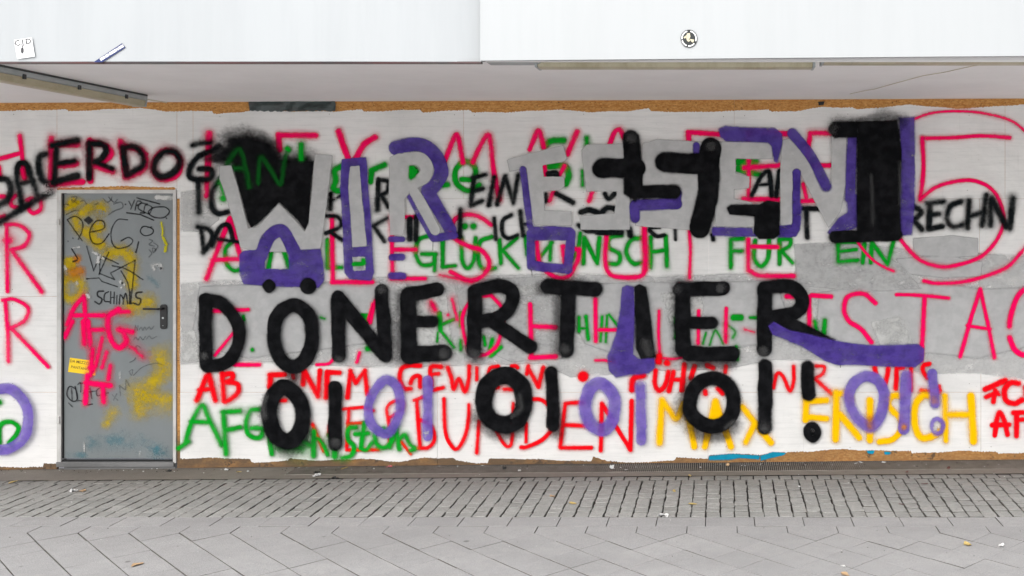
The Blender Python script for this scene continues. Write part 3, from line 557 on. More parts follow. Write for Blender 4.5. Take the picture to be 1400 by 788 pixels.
# ---------------------------------------------------------------- door
DO = empty('steel_door', wp(160, 640), 'closed grey steel door in a pale frame, scribbled with tags and pink and ochre paint', 'door')
fy0, fy1 = D-.012, D+.06
def rectbox(mb, x0, y0, x1, y1, d0, d1, bev=.0015):
    a = wp(x0, y1); b = wp(x1, y0); return mb.box((a[0], d0, a[2]), (b[0], d1, b[2]), bev)
f = MB(); rectbox(f, 79, 260, 84.5, 633, fy0, fy1); rectbox(f, 237.5, 260, 241.5, 633, fy0, fy1)
rectbox(f, 84.7, 260, 237.3, 264.5, fy0, fy1); f.build('frame', M['frame'], DO)
f = MB(); rectbox(f, 84.6, 264.6, 86, 627, D+.004, D+.05, .001); rectbox(f, 236.3, 264.6, 237.4, 627, D+.004, D+.05, .001); f.build('rubber_seal', M['plast'], DO)
LEAFY = D+.014
f = MB(); rectbox(f, 86.2, 265.2, 236.1, 627.2, LEAFY, LEAFY+.045, .002); leaf = f.build('door_leaf', M['steel'], DO)
f = MB(); rectbox(f, 84.6, 629, 237.4, 631, D+.002, D+.05, .001); f.build('gap_seal', M['plast'], DO)
f = MB(); rectbox(f, 79, 631.2, 239, 638, D-.02, D+.05, .002); rectbox(f, 88, 638.1, 240, 643, D-.005, D+.05, .001); f.build('sill', M['sill'], DO)
f = MB(); rectbox(f, 80, 569, 83.5, 579, fy0-.012, fy0, .002); f.build('hinge', M['frame'], DO)
f = MB(); rectbox(f, 80, 300, 83.5, 308, fy0-.012, fy0, .002); f.build('hinge', M['frame'], DO)
# handle plate (rounded) with lever and lock
def rounded(x0, y0, x1, y1, r, n=5):
    pts = []
    for cx_, cy_, a0 in ((x1-r,y1-r,0),(x0+r,y1-r,90),(x0+r,y0+r,180),(x1-r,y0+r,270)):
        for k in range(n+1): a = math.radians(a0+90*k/n); pts.append((cx_+r*math.cos(a), cy_+r*math.sin(a)))
    return pts
a = wp(218.3, 450.5); b = wp(227.6, 416.5)
pl = MB().prism(rounded(a[0], a[2], b[0], b[2], .022), LEAFY-.010, LEAFY-.0005, 'y').build('handle_plate', M['plast'], DO)
hx, hy, hz = wp(222.5, 422)
MB().tube([(hx, LEAFY-.008, hz), (hx, LEAFY-.045, hz), (hx-.015, LEAFY-.055, hz), (hx-.13, LEAFY-.055, hz+.001)], .0085, 10).build('lever', M['plast'], pl)
MB().tube([(hx, LEAFY-.011, hz-.075), (hx, LEAFY-.014, hz-.075)], .008, 12).build('lock_cylinder', M['alu'], pl)
MB().tube([(hx, LEAFY-.0105, hz-.135), (hx, LEAFY-.0125, hz-.135)], .003, 8).build('plate_screw', M['alu'], pl)
LAYER[0] = .0004
def DW(label, mat, soft, txt, single=None, name='tag_writing'): word(label, mat, soft, txt, DO, LEAFY, name, 'letter', single)
DW('ochre overspray on the door','ochre',7,"@T L80 250 130 / L60 95 95 L50 150 150 190 120 / L60 170 260 250 330 / L80 240 230 L40 110 180 120 240 / C60 300 385 370 370 425 420 430 560 / O46 60 525 120 525 145 590 100 640 50 620 40 560 L80 80 440 / L70:12 420 690 530 660 / @U C70:16 565 190 572 270 520 330 / C60:18 450 380 500 410 600 425 / L40:14 450 430 445 490 / C20:12 310 490 270 560 / @T L30 130 90 60 130",name='overspray')
DW('orange overspray on the left of the door','orange',6,"@T L50 120 415 L60 100 490 140 480",single='overspray')
DW('turquoise splashes along the foot of the door','teal',10,"@U C50 200 660 350 640 480 660 560 690 / L30:5 80 720 150 722 / L30 530 700 600 705",name='paint_splashes')
DW('turquoise scribble beside the white sticker','teal',3,"@T L12 530 520 580 560",single='scribble')
DW('large black marker tag PeGi','marker',.7,"@T L6 65 190 150 310 C6 65 188 110 170 150 200 150 250 128 300 / C7 190 262 270 240 270 200 225 200 192 260 210 320 260 322 302 270 / C6 408 190 350 190 315 250 320 320 350 352 410 340 437 310 410 290 370 310 / L8 470 315 455 375 / O7 515 228 552 245 545 270 505 280 480 258 490 232 L5 520 235 545 230")
DW('black marker tag with double loop under a line','marker',.7,"@T L6 415 85 430 115 L6 447 78 425 130 / C7 450 135 462 85 485 92 455 112 / C7 520 100 480 98 468 125 505 150 480 150 / C6 500 140 510 105 545 120 530 155 500 145 / O7 560 120 620 118 645 145 610 178 550 172 525 145 / L7 460 65 590 100 / L7 402 150 480 160 556 192 / L9 395 102 / L9 628 182")
DW('zigzag black marker tag in the middle of the door','marker',.7,"@T L8 90 355 125 412 L10 98 427 120 420 / L6 175 340 215 480 L6 215 480 248 390 L6 248 390 250 495 / L6 300 375 245 500 L6 250 495 335 530 L5 335 530 310 492 L5 310 492 450 420 / L6 270 400 355 440 / C6 320 450 400 470 495 530 / C6 370 480 412 560 420 668 / L6 450 420 425 665 / L6 175 525 245 520 L5 245 520 262 540 L6 262 540 350 570")
DW('black tag SCHMLS','marker',.7,"@T C9 270 595 240 598 238 622 262 640 248 668 222 655 / C8 300 598 278 612 276 650 302 655 / L7 312 598 310 665 L7 332 600 330 665 L6 310 632 332 630 / L6 347 620 345 668 / C7 360 668 366 615 382 640 382 668 / C7 384 640 398 608 408 668 / L8 422 600 420 665 L8 420 665 442 662 / C9 488 600 458 606 458 630 482 642 472 672 448 665")
DW('small faint scribbles near the top of the door','markerd',.7,"@T C5 90 60 120 60 100 90 90 75 120 95 / C5 140 85 160 80 175 100 / C5 270 70 290 90 310 80 320 60 / C5 300 60 330 90 350 75 / L5 220 105 240 95 / C6 330 100 370 90 380 120 330 140 300 160 / C5 60 160 100 140 130 138 / L9 70 312 / L8 98 295 / C4 35 110 60 100 70 104")
DW('faint small writing under the round marker loop','markerd',.7,"@T C5 530 300 550 310 530 330 560 340 / C5 555 320 580 340 560 365 / C5 530 360 545 380 530 400 / O5 550 350 570 360 555 375",name='scribble')
DW('faint handwriting in three lines right of the pink letters','markerd',.7,"@U L4 425 50 430 20 L4 430 20 442 50 L4 442 50 445 22 / C4 450 45 462 30 470 48 480 30 490 45 / C4 495 40 505 28 515 42 530 25 / C4 420 100 432 85 445 100 455 82 470 98 485 80 / C4 490 95 505 78 520 92 545 80 / C4 395 150 410 135 425 150 440 130 460 145 / C5 400 220 420 210 432 195",name='scribble')
DW('grey pencil scribble line at the middle of the lower door','markerd',.7,"@U L4 305 395 335 425 L4 330 390 312 425 / L4 345 345 350 400 L4 345 345 375 370 L4 375 370 380 315 L4 380 315 400 350 / C4 395 270 415 260 410 290 400 275 / C4 420 290 470 245 540 225 580 235",name='scribble')
DW('black looped tag at the lower left of the door','marker',.7,"@U O6 80 350 110 370 115 420 90 430 62 400 65 365 L5 85 360 90 430 / L6 105 350 120 430 C5 120 340 135 330 135 380 / C6 150 330 165 350 150 390 175 410 / L5 130 335 160 330 / L6 185 360 195 415 L5 175 380 215 375 / C5 240 355 220 375 225 400 245 395 / L6 265 370 270 400 L5 250 388 285 385 / L5 120 425 145 430 L5 70 440 90 460 / L6 170 450 200 445")
DW('pink sprayed letters AFG across the door','pink',3.2,"@T C26 65 785 105 690 160 625 L26 160 625 172 788 L26 105 732 285 732 @U L26 48 85 90 0 L30 150 0 155 118 / L28 175 0 187 125 L24 190 45 258 45 / C30 340 -65 290 -30 282 20 300 100 340 142 380 110 368 62 340 42 412 58 @T L24 350 712 415 712")
DW('pink painted figure of strokes under the letters','pink',3.2,"@U L20 200 150 188 290 L22 252 90 215 240 L20 275 165 250 250 L24 295 240 284 310 L32 165 330 292 345 L28 172 290 160 440 L26 255 350 258 432 L44 195 250",single='painted_shape')
DW('pinkish orange overspray trailing off the G','pinkd',8,"@U L14 400 130 470 190",single='overspray')
DW('lemon yellow drip near the right edge of the door','lemon',1.6,"@T C12 600 205 608 250 605 280 L16 610 290 630 330 L18 625 345 622 368",single='drip')
DW('worn white sticker remains','rub',1.6,"@T L20 560 440 600 460 L18 595 440 600 470 L14 548 445 560 470 / L14 215 375 250 390 L18 245 400 240 430 L14 270 410 / L20 370 545 L14 390 560 L12 375 575 / L10 100 350 135 345 / L12 50 455 60 470 L16 120 550 / L14 180 615 190 630 / @0 L6 213 270 236 271 / @U L4 155 655 155 700 L4 348 275 348 305 L4 455 705 455 730",name='sticker_residue')
DW('dark dots and marks of torn stickers','marker',.8,"@T P 160,190 188,168 213,195 188,218 / L14 600 465 L8 580 450 / L12 378 548 / L8 245 390 L8 255 415",name='sticker_mark')
# yellow sign sticker
def quad_at(pts, surf, off, th=.0004):
    v = [(p[0], surf-off, p[2]) for p in pts]+[(p[0], surf-off+th, p[2]) for p in pts]
    return v, [(0,1,2,3),(7,6,5,4),(0,4,5,1),(1,5,6,2),(2,6,7,3),(3,7,4,0)]
def cpt(c, x, y): c = CROP[c]; return wp(c[0]+x*c[2], c[1]+y*c[2])
v, fc = quad_at([cpt('U',65,272), cpt('U',212,292), cpt('U',216,214), cpt('U',76,195)], LEAFY, .0012)
sg = obj('yellow_sticker', v, fc, M['styellow'], DO)
def text3d(s, size, mat, parent, loc, rotz, name='lettering', bold=0):
    cu = bpy.data.curves.new(name, 'FONT'); cu.body = s; cu.size = size; cu.align_x = 'CENTER'; cu.align_y = 'CENTER'; cu.offset = bold; cu.resolution_u = 2
    t = bpy.data.objects.new(name, cu); dg = bpy.context.evaluated_depsgraph_get()
    me = bpy.data.meshes.new_from_object(t, depsgraph=dg) if False else None
    S.collection.objects.link(t); bpy.context.view_layer.update(); dg = bpy.context.evaluated_depsgraph_get()
    me = bpy.data.meshes.new_from_object(t.evaluated_get(dg)); bpy.data.objects.remove(t)
    co = np.zeros(len(me.vertices)*3); me.vertices.foreach_get('co', co); co = co.reshape(-1, 3)
    c, s_ = math.cos(rotz), math.sin(rotz)
    V = np.stack([loc[0]+co[:,0]*c-co[:,1]*s_, np.full(len(co), loc[1]), loc[2]+co[:,0]*s_+co[:,1]*c], 1)
    return obj(name, V, [tuple(p.vertices) for p in me.polygons], mat, parent)
for s_, x, y in (('DA MEZZO LE', 140, 222), ('PANTANO', 130, 252)):
    p = cpt('U', x, y); text3d(s_, .030, M['brownink'], sg, (p[0], LEAFY-.0015, p[2]), math.radians(-8), bold=.0004)
# let the pink strokes run over the sticker as in the photo
LAYER[0] = .0022+.0
DW('pink stroke running over the yellow sticker','pink',3,"@U L18 198 165 188 290 L30 195 250 196 270",single='painted_stroke')

# ---------------------------------------------------------------- canopy: fascia and soffit
CAN = empty('shop_canopy', (-1.2, 5.2, 2.78), 'white sheet metal canopy edge with pale grey ceiling over the boarded wall', 'canopy')
FD = 5.2
def fp(px, py, depth=FD): return ((px-CX)*depth/F, depth, HC+(CY-py)*depth/F)
def ceil_z(x): return 2.857+(x+5.66)*.0043
XL, XR = -9.0, 6.5
# soffit
nx = 60; V = []; q = []
for j, y in enumerate((5.28, 6.6, D+.08)):
    for i in range(nx+1):
        x = XL+(XR-XL)*i/nx; V.append((x, y, ceil_z(x)))
N1 = (nx+1)
for j in range(2):
    for i in range(nx): a = j*N1+i; q.append((a, a+N1, a+N1+1, a+1))
o0 = len(V); V += [(x, y, z+.04) for x, y, z in V]; q += [tuple(reversed([a+o0 for a in f_])) for f_ in q]
obj('ceiling_board', V, q, M['ceil'], CAN)
# sheet metal panels: left one slightly set back, right one proud; gentle oil-canning
def sheet(x0, x1, y, zb0, zb1, seam_side):
    n, m = 60, 16; V = []; q = []; top = 4.1
    for j in range(m+1):
        for i in range(n+1):
            x = x0+(x1-x0)*i/n; zb = zb0+(zb1-zb0)*i/n; z = zb+(top-zb)*j/m
            e = .0022*math.sin(x*2.3+z*1.3)+.0012*math.sin(x*6.1-z*3)
            if seam_side == 'r': e += .028*max(0, 1-(x1-x)/.09)**2
            V.append((x, y+e, z))
    for j in range(m):
        for i in range(n): a = j*(n+1)+i; q.append((a, a+1, a+n+2, a+n+1))
    o = len(V)                                    # folded lip along the bottom and at the seam edge
    for i in range(n+1):
        x, yy, z = V[i]; V.append((x, yy, z)); V.append((x, yy+.03, z))
    for i in range(n): q.append((o+2*i+2, o+2*i, o+2*i+1, o+2*i+3))
    o = len(V); edge = [j*(n+1) for j in range(m+1)]
    for a in edge: x, yy, z = V[a]; V.append((x, yy, z)); V.append((x, yy+.06, z))
    for k in range(m): q.append((o+2*k, o+2*k+2, o+2*k+3, o+2*k+1))
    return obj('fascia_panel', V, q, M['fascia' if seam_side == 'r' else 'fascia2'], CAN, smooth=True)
xs_ = fp(657.5, 0)[0]
zl = fp(0, 83.4)[2]
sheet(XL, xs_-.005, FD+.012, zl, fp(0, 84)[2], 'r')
sheet(xs_+.003, XR, FD-.03, fp(0, 83, FD-.03)[2], fp(0, 83, FD-.03)[2]+(XR-xs_)*.0086, 'l')
mb = MB(); mb.box((XL, FD+.016, zl-.011), (xs_-.002, FD+.045, zl-.001)); mb.build('seal_strip', M['lip'], CAN)
mb = MB(); mb.box((xs_-.02, FD+.044, zl+.002), (xs_+.012, FD+.049, 4.0)); mb.build('seam_dark_strip', M['alud'], CAN)  # dark strip added behind the seam so the gap looks shaded
mb = MB(); mb.box((XL, FD+.05, zl+.004), (XR, FD+.075, 3.2)); mb.build('backing_rail', M['ceil'], CAN)
mb = MB(); mb.box((xs_+.004, FD+.002, 2.773), (fp(737,0,5.3)[0], 5.40, 2.80), .003); mb.build('mounting_rail', M['alu'], CAN)
mb = MB(); mb.box((XL, 5.1, 4.1), (XR, D+.3, 4.2)); mb.build('roof_slab', M['fascia'], CAN)
mb = MB(); mb.box((XL, D+.03, 2.7), (XR, D+.2, 4.1)); mb.build('rear_wall', M['ceil'], CAN)
# stickers on the fascia
def sticker_c(name, pts, mat, surf, label, cat='sticker'):
    v, fc = quad_at(pts, surf, .0015, .0008)
    return obj(name, v, fc, M[mat], None, label=label, cat=cat)
SF = FD+.012-.0035
c5 = lambda x, y: fp(x*200/1212, 30+y*130/788, SF)
st = sticker_c('square_sticker', [c5(145,308), c5(290,288), c5(265,130), c5(118,152)], 'stwhite', SF, 'white square sticker reading C.J.D on the left canopy panel')
p = c5(192, 172); text3d('C.J.D', .040, M['greyink'], st, (p[0], SF-.0022, p[2]), math.radians(9), bold=.0009)
mb = MB()
for i in range(5):
    for j in range(3):
        p = c5(228+j*14, 205+i*16); mb.box((p[0]-.005, SF-.0021, p[2]-.0012), (p[0]+.004, SF-.0016, p[2]+.0012))
mb.build('small_print', M['greyink'], st)
mb = MB(); p = c5(187, 238)
mb.prism([(p[0]+.008*math.cos(a*.524), p[2]+.017*math.sin(a*.524)) for a in range(12)], SF-.0021, SF-.0016, 'y')
mb.build('printed_figure', M['greyink'], st)
st = sticker_c('slanted_sticker', [c5(775,336), c5(848,336), c5(1040,214), c5(1012,178)], 'stblue', SF, 'narrow slanted dark blue and white sticker at the lower edge of the left canopy panel')
ang = math.atan2(1, 1.62)
for u0, u1 in ((.12,.29),(.31,.43),(.45,.72),(.74,.78),(.80,.97)):
    P0 = np.array(c5(806,332)); P1 = np.array(c5(1030,193)); d = P1-P0; L_ = np.hypot(d[0], d[2]); d = d/L_; nn = np.array((-d[2], 0, d[0]))*.0066
    a_, b_ = P0+d*L_*u0, P0+d*L_*u1
    vv = [a_-nn, b_-nn, b_+nn, a_+nn]; vv = [(x[0], SF-.0021, x[2]) for x in vv]
    obj('printed_block', vv, [(0,1,2,3)], M['stwhite'], st)
# round sticker
SR = FD-.03-.0035; rc = fp(942, 53, SR)
def disc(r, off, n=36, sq=1.06):
    return [(rc[0]+r*math.cos(2*math.pi*k/n), SR-off, rc[2]+sq*r*math.sin(2*math.pi*k/n)) for k in range(n)]
def discobj(name, r, off, mat, parent, th=.0004, **k):
    t = disc(r, off); n = len(t); b_ = [(x, y+th, z) for x, y, z in t]
    return obj(name, t+b_, [tuple(range(n)), tuple(range(2*n-1, n-1, -1))]+[(i, n+i, n+(i+1)%n, (i+1)%n) for i in range(n)], mat, parent, **k)
rs = discobj('round_sticker', .0425, .0016, M['stblack'], None, .0012, label='small round black and cream sticker on the right canopy panel', cat='sticker')
for a0, a1 in ((-20, 78), (105, 185), (195, 250), (262, 318)):
    V = []; q = []
    for i in range(13):
        a = math.radians(a0+(a1-a0)*i/12)
        for r in (.0325, .0385): V.append((rc[0]+r*math.cos(a), SR-.0022, rc[2]+1.06*r*math.sin(a)))
        if i: q.append((2*i-2, 2*i-1, 2*i+1, 2*i))
    obj('ring_print', V, q, M['stwhite'], rs)
mb = MB()
for pts in ([(-.010,.026),(.004,.027),(.007,.010),(.002,-.002),(-.010,-.010),(-.016,.006)], [(-.028,.006),(-.014,.016),(-.012,.004),(-.024,.000)], [(.004,-.002),(.016,-.004),(.026,-.006),(.022,-.020),(.014,-.018),(.008,-.010)], [(-.010,-.009),(.002,-.004),(.006,-.012),(-.004,-.017)]):
    mb.prism([(rc[0]+x, rc[2]+z) for x, z in pts], SR-.0026, SR-.0021, 'y')
mb.build('emblem_print', M['cream'], rs)
# ---------------------------------------------------------------- luminaires under the canopy
def lamp(x0, x1, y0, y1, zb, zt, label, axis, loc):
    e = empty('strip_light', loc, label, 'ceiling light', group='strip lights under the canopy')
    h = zt-zb; a0, a1 = (x0, x1) if axis == 'y' else (y0, y1)
    l0, l1 = (y0, y1) if axis == 'y' else (x0, x1); w_ = a1-a0
    mb = MB().prism([(a0+.004, zb+h*.52), (a1-.004, zb+h*.52), (a1, zb+h*.60), (a1, zt-.001), (a0, zt-.001), (a0, zb+h*.60)], l0+.01, l1-.01, axis); mb.build('housing', M['alu'], e)
    mb = MB().prism([(a0+w_*.12, zb+.004), (a0+w_*.3, zb), (a1-w_*.3, zb), (a1-w_*.12, zb+.004), (a1-.006, zb+h*.35), (a1-.004, zb+h*.5), (a0+.004, zb+h*.5), (a0+.006, zb+h*.35)], l0+.014, l1-.014, axis); mb.build('diffuser', M['diff'], e, smooth=False)
    for l, s in ((l0, 1), (l1, -1)):
        mb = MB().prism([(a0+.006, zb+.001), (a1-.006, zb+.001), (a1+.002, zb+h*.5), (a1+.002, zt-.002), (a0-.002, zt-.002), (a0-.002, zb+h*.5)], min(l, l+s*.012), max(l, l+s*.012), axis); mb.build('end_cap', M['alu'], e)
    n = max(2, int((l1-l0)/.42)); 
    for k in range(n):
        t = l0+(l1-l0)*(k+.5)/n
        for side in (a0, a1):
            s = -1 if side == a0 else 1; mb = MB()
            u0, u1 = sorted((side-s*.001, side+s*.008))
            if axis == 'y': mb.box((u0, t-.012, zb+h*.36), (u1, t+.012, zb+h*.68), .001)
            else: mb.box((t-.012, u0, zb+h*.36), (t+.012, u1, zb+h*.68), .001)
            mb.build('clip', M['alud'], e)
    mb = MB()
    mb.prism([(a0-.003, zt-.012), (a1+.003, zt-.012), (a1+.003, zt-.0005), (a0-.003, zt-.0005)], l0, l1, axis); mb.build('trim', M['alud'], e)  # dark strip along the top where the housing meets the ceiling
    return e
lamp(-4.325, -4.215, 5.93, 7.53, ceil_z(-4.3)-.092, ceil_z(-4.3)-.001, 'strip light with yellowed diffuser running towards the wall above the door', 'y', (-4.27, 6.7, ceil_z(-4.3)))
lamp(-.968, .495, 5.33, 5.478, 2.755, ceil_z(-.2)-.002, 'long strip light with beige diffuser behind the right canopy panel', 'x', (-.24, 5.4, ceil_z(-.2)))
lamp(.525, 2.05, 5.27, 5.435, 2.770, ceil_z(1.2)-.004, 'strip light at the far right, mostly hidden behind the canopy panel', 'x', (1.28, 5.37, ceil_z(1.2)))
def cp(px, py):      # a point of the ceiling
    z = .87
    for _ in range(6):
        y = z*F/(CY-py); x = (px-CX)/F*y; z = ceil_z(x)-HC
    return (x, y, z+HC-.004)
cb = MB().tube([cp(1162,128), cp(1180,124), cp(1195,121.5), cp(1225,113), cp(1262,103), cp(1292,98), cp(1330,89.5), cp(1350,87)], .0022, 6)
cb.build('ceiling_cable', M['cable'], None, label='thin yellowed cable running diagonally across the ceiling at right', cat='cable')
MB().tube([cp(190,134), cp(205,136), cp(222,139), cp(231,140.5)], .004, 6).build('lamp_cable', M['cable'], None, label='short cable from the strip light above the door to the wall', cat='cable')
p = wp(1122, 142, .004); mb = MB().prism([(p[0]-.02, p[2]+.012), (p[0]-.016, p[2]-.014), (p[0]+.022, p[2]-.010), (p[0]+.03, p[2]+.018)], D-.012, D-.003, 'y')
mb.build('torn_bracket', M['blk'], None, label='small black torn scrap at the top edge of the wall at right', cat='bracket')

# ---------------------------------------------------------------- ground
def zw(x): return -.03+(x+5.66)/8.05*.08
def gz(x, y):
    t = min(1, max(0, (y-6.71)/(D-6.71))); return t*max(-.08, min(.12, zw(x)))
V = [(-1500,-1500,-.06),(1500,-1500,-.06),(1500,1500,-.06),(-1500,1500,-.06)]
obj('ground', V, [(0,1,2,3)], M['bounce_paving'], None, kind='structure')
GX0, GX1 = -7.6, 4.6
xs = np.linspace(GX0, GX1, 60); ys = [2.2, 5.0, 6.71, 7.0, 7.35, 7.69, 7.9, D+.1]
V = []; q = []
for y in ys:
    for x in xs: V.append((x, y, gz(x, y)-.021))
n = len(xs)
for j in range(len(ys)-1):
    for i in range(n-1): a = j*n+i; q.append((a, a+1, a+n+1, a+n))
PAV = obj('pavement', V, q, M['joint'], None, kind='structure')
def stone(poly, h, bev, jit=0., name='sett'):
    """mesh from a top outline (convex), bevelled; local to its centre, top at z=0"""
    P = np.array(poly, float); c = P.mean(0); P = P-c; n = len(P)
    Q = P+rng.uniform(-jit, jit, P.shape) if jit else P
    I = Q*(1-bev/np.hypot(*Q.T).mean()*1.4)
    V = [(x, y, -h) for x, y in Q]+[(x, y, -bev*.8) for x, y in Q]+[(x, y, 0+(rng.uniform(-.0012,.0012) if jit else 0)) for x, y in I]
    f_ = [tuple(range(2*n, 3*n))]
    for r in (0, n):
        for i in range(n): f_.append((r+i, r+(i+1)%n, r+n+(i+1)%n, r+n+i))
    return V, f_, c
# setts: columns running towards the wall, cross joints staggered; one header row at the back
P_ = .0962; setts = []
ncol = int((GX1-GX0)/P_)
for c in range(ncol):
    x0 = GX0+c*P_; y = 6.722+rng.uniform(-.004, .004); y_end = 7.585
    while y < y_end-.03:
        L_ = rng.uniform(.085, .125)
        if y+L_ > y_end-.05: L_ = y_end-y
        setts.append((x0+.0045+rng.uniform(-.0035,.003), x0+P_-.006+rng.uniform(-.003, .004), y+.0002, y+L_-.0002)); y += L_
for c in range(ncol):
    x0 = GX0+(c+.55)*P_; setts.append((x0+.0045, x0+P_-.0045, 7.592, 7.685))
vis = lambda s: (-.72*s[2] < s[0] < .30*s[2])
variants = {}
def sett_mesh(w_, l_):
    key = (round(w_/.004), round(l_/.01), rng.randint(3))
    if key not in variants:
        V, f_, _ = stone([(-w_/2,-l_/2),(0,-l_/2-.001),(w_/2,-l_/2),(w_/2+.001,0),(w_/2,l_/2),(0,l_/2+.001),(-w_/2,l_/2),(-w_/2-.001,0)], .03, .0032, .0024)
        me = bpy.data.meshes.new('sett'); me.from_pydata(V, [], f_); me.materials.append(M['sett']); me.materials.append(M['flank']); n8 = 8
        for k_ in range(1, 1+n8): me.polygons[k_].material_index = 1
        variants[key] = me
    return variants[key]
setts.sort(key=lambda s: (not vis(s), s[2])); big = MB()
for i, s in enumerate(setts):
    cx_, cy_ = (s[0]+s[1])/2, (s[2]+s[3])/2; z = gz(cx_, cy_)+rng.uniform(-.0022, .0012)
    me = sett_mesh(s[1]-s[0], s[3]-s[2])
    if i < 300:
        o = link('sett', me, PAV, (cx_, cy_, z)); o.rotation_euler = (rng.uniform(-.03,.03), rng.uniform(-.03,.03), rng.uniform(-.03,.03))
    else:
        co = [v.co for v in me.vertices]; a = rng.uniform(-.025,.025); tx_, ty_ = rng.uniform(-.02,.02,2)
        big.m += [p.material_index for p in me.polygons]
        big.add([(cx_+v.x*math.cos(a)-v.y*math.sin(a), cy_+v.x*math.sin(a)+v.y*math.cos(a), z+v.z+v.x*tx_+v.y*ty_) for v in co], [tuple(p.vertices) for p in me.polygons])
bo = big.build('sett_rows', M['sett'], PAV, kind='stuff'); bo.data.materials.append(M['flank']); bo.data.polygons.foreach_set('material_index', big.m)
# slabs: border row, mitre row, diagonal field
SP = .316; slabs = []
g = .0016
def shrink(poly, g):
    P = np.array(poly, float); n = len(P); out = []
    def gap(e): return .0034 if e[0]*e[1] < -1e-3 else (.0024 if abs(e[0]) < 1e-6 else .0008)
    for i in range(n):
        a, b, d = P[i-1], P[i], P[(i+1)%n]
        e1 = (b-a)/np.linalg.norm(b-a); e2 = (d-b)/np.linalg.norm(d-b)
        n1 = np.array((-e1[1], e1[0])); n2 = np.array((-e2[1], e2[0]))
        A = np.array([n1, n2])
        out.append(b+np.linalg.solve(A, np.array([gap(e1), gap(e2)])) if abs(np.linalg.det(A)) > 1e-6 else b+n1*gap(e1))
    return out
k0 = int(GX0/SP)-1; k1 = int(GX1/SP)+1
for k in range(k0, k1):
    x = .22-SP+k*SP; slabs.append([(x,6.517),(x+SP,6.517),(x+SP,6.712),(x,6.712)])
    x = .105+k*SP; slabs.append([(x,6.38),(x+SP/2,6.222),(x+SP,6.38),(x+SP,6.515),(x,6.515)])
    for m_ in range(26):
        hx_ = x+(SP/2 if m_ % 2 else 0); cy_ = 6.222-m_*SP/2
        if m_ % 2 == 0: pass
        slabs.append([(hx_-SP/2,cy_),(hx_,cy_-SP/2),(hx_+SP/2,cy_),(hx_,cy_+SP/2)])
def key(s):
    P = np.array(s); c = P.mean(0); v = (-.74*c[1] < c[0] < .33*c[1]) and c[1] > 5.4
    return (not v, -c[1])
slabs.sort(key=key); big = MB(); cache = {}
for i, s in enumerate(slabs):
    P = shrink(s, g); c = np.mean(P, 0); kk = (len(s), round(np.ptp(np.array(s)[:,1]), 3))
    if kk not in cache:
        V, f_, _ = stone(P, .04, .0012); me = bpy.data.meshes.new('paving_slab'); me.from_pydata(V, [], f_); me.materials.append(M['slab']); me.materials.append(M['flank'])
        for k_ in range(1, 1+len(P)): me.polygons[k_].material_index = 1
        cache[kk] = me
    me = cache[kk]; z = rng.uniform(-.0015, .0015)
    if i < 300:
        o = link('paving_slab', me, PAV, (c[0], c[1], z)); o.rotation_euler = (rng.uniform(-.006,.006), rng.uniform(-.006,.006), 0)
    else: big.m += [p.material_index for p in me.polygons]; big.add([(c[0]+v.co.x, c[1]+v.co.y, z+v.co.z) for v in me.vertices], [tuple(p.vertices) for p in me.polygons])
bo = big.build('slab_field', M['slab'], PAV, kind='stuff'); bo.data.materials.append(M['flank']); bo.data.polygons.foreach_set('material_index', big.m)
# smooth strip and grate along the wall
def ribbon(y0, y1, x0, x1, dz, mat, name, parent, nseg=50, kind=None, rough=0):
    V = []; q = []; ny = 5
    for i in range(nseg+1):
        x = x0+(x1-x0)*i/nseg
        for j in range(ny):
            y = y0+(y1-y0)*j/(ny-1); V.append((x, y, gz(x, y)+dz+rng.uniform(-rough, rough)))
        if i:
            for j in range(ny-1): a = (i-1)*ny+j; q.append((a, a+ny, a+ny+1, a+1))
    return obj(name, V, q, mat, parent, kind=kind, smooth=True)
GRX = (395-CX)/F*7.9
ribbon(7.69, 7.805, GRX, GX1, .001, M['strip'], 'concrete_strip', PAV, rough=.001)
ribbon(7.69, D+.03, GX0, GRX, .001, M['strip'], 'concrete_strip', PAV, rough=.0015)
GR = empty('floor_grate', (0, 7.92, gz(0,7.92)), 'long iron ventilation grate along the foot of the wall', 'grate')
ribbon(7.81, D+.03, GRX, GX1, -.035, M['dark'], 'grate_bed', GR)
mb = MB()
nb = int((GX1-GRX)/.0155)
for i in range(nb):
    x = GRX+i*.0155; z0, z1 = gz(x, 7.82), gz(x, D)
    mb.add([(x,7.812,z0-.02),(x+.0055,7.812,z0-.02),(x+.0055,7.812,z0+.001),(x,7.812,z0+.001),(x,D+.02,z1-.02),(x+.0055,D+.02,z1-.02),(x+.0055,D+.02,z1+.001),(x,D+.02,z1+.001)],
           [(3,2,6,7),(0,3,7,4),(2,1,5,6)])
mb.build('grate_bars', M['iron'], GR, kind='stuff')
for y in (7.806,):
    V = []; q = []
    for i in range(41):
        x = GRX+(GX1-GRX)*i/40; z = gz(x, y)
        V += [(x, y, z-.02), (x, y, z+.003), (x, y+.006, z+.003), (x, y+.006, z-.02)]
        if i:
            for j in range(3): a = (i-1)*4+j; q.append((a, a+4, a+5, a+1))
    obj('cross_bar', V, q, M['iron'], GR)
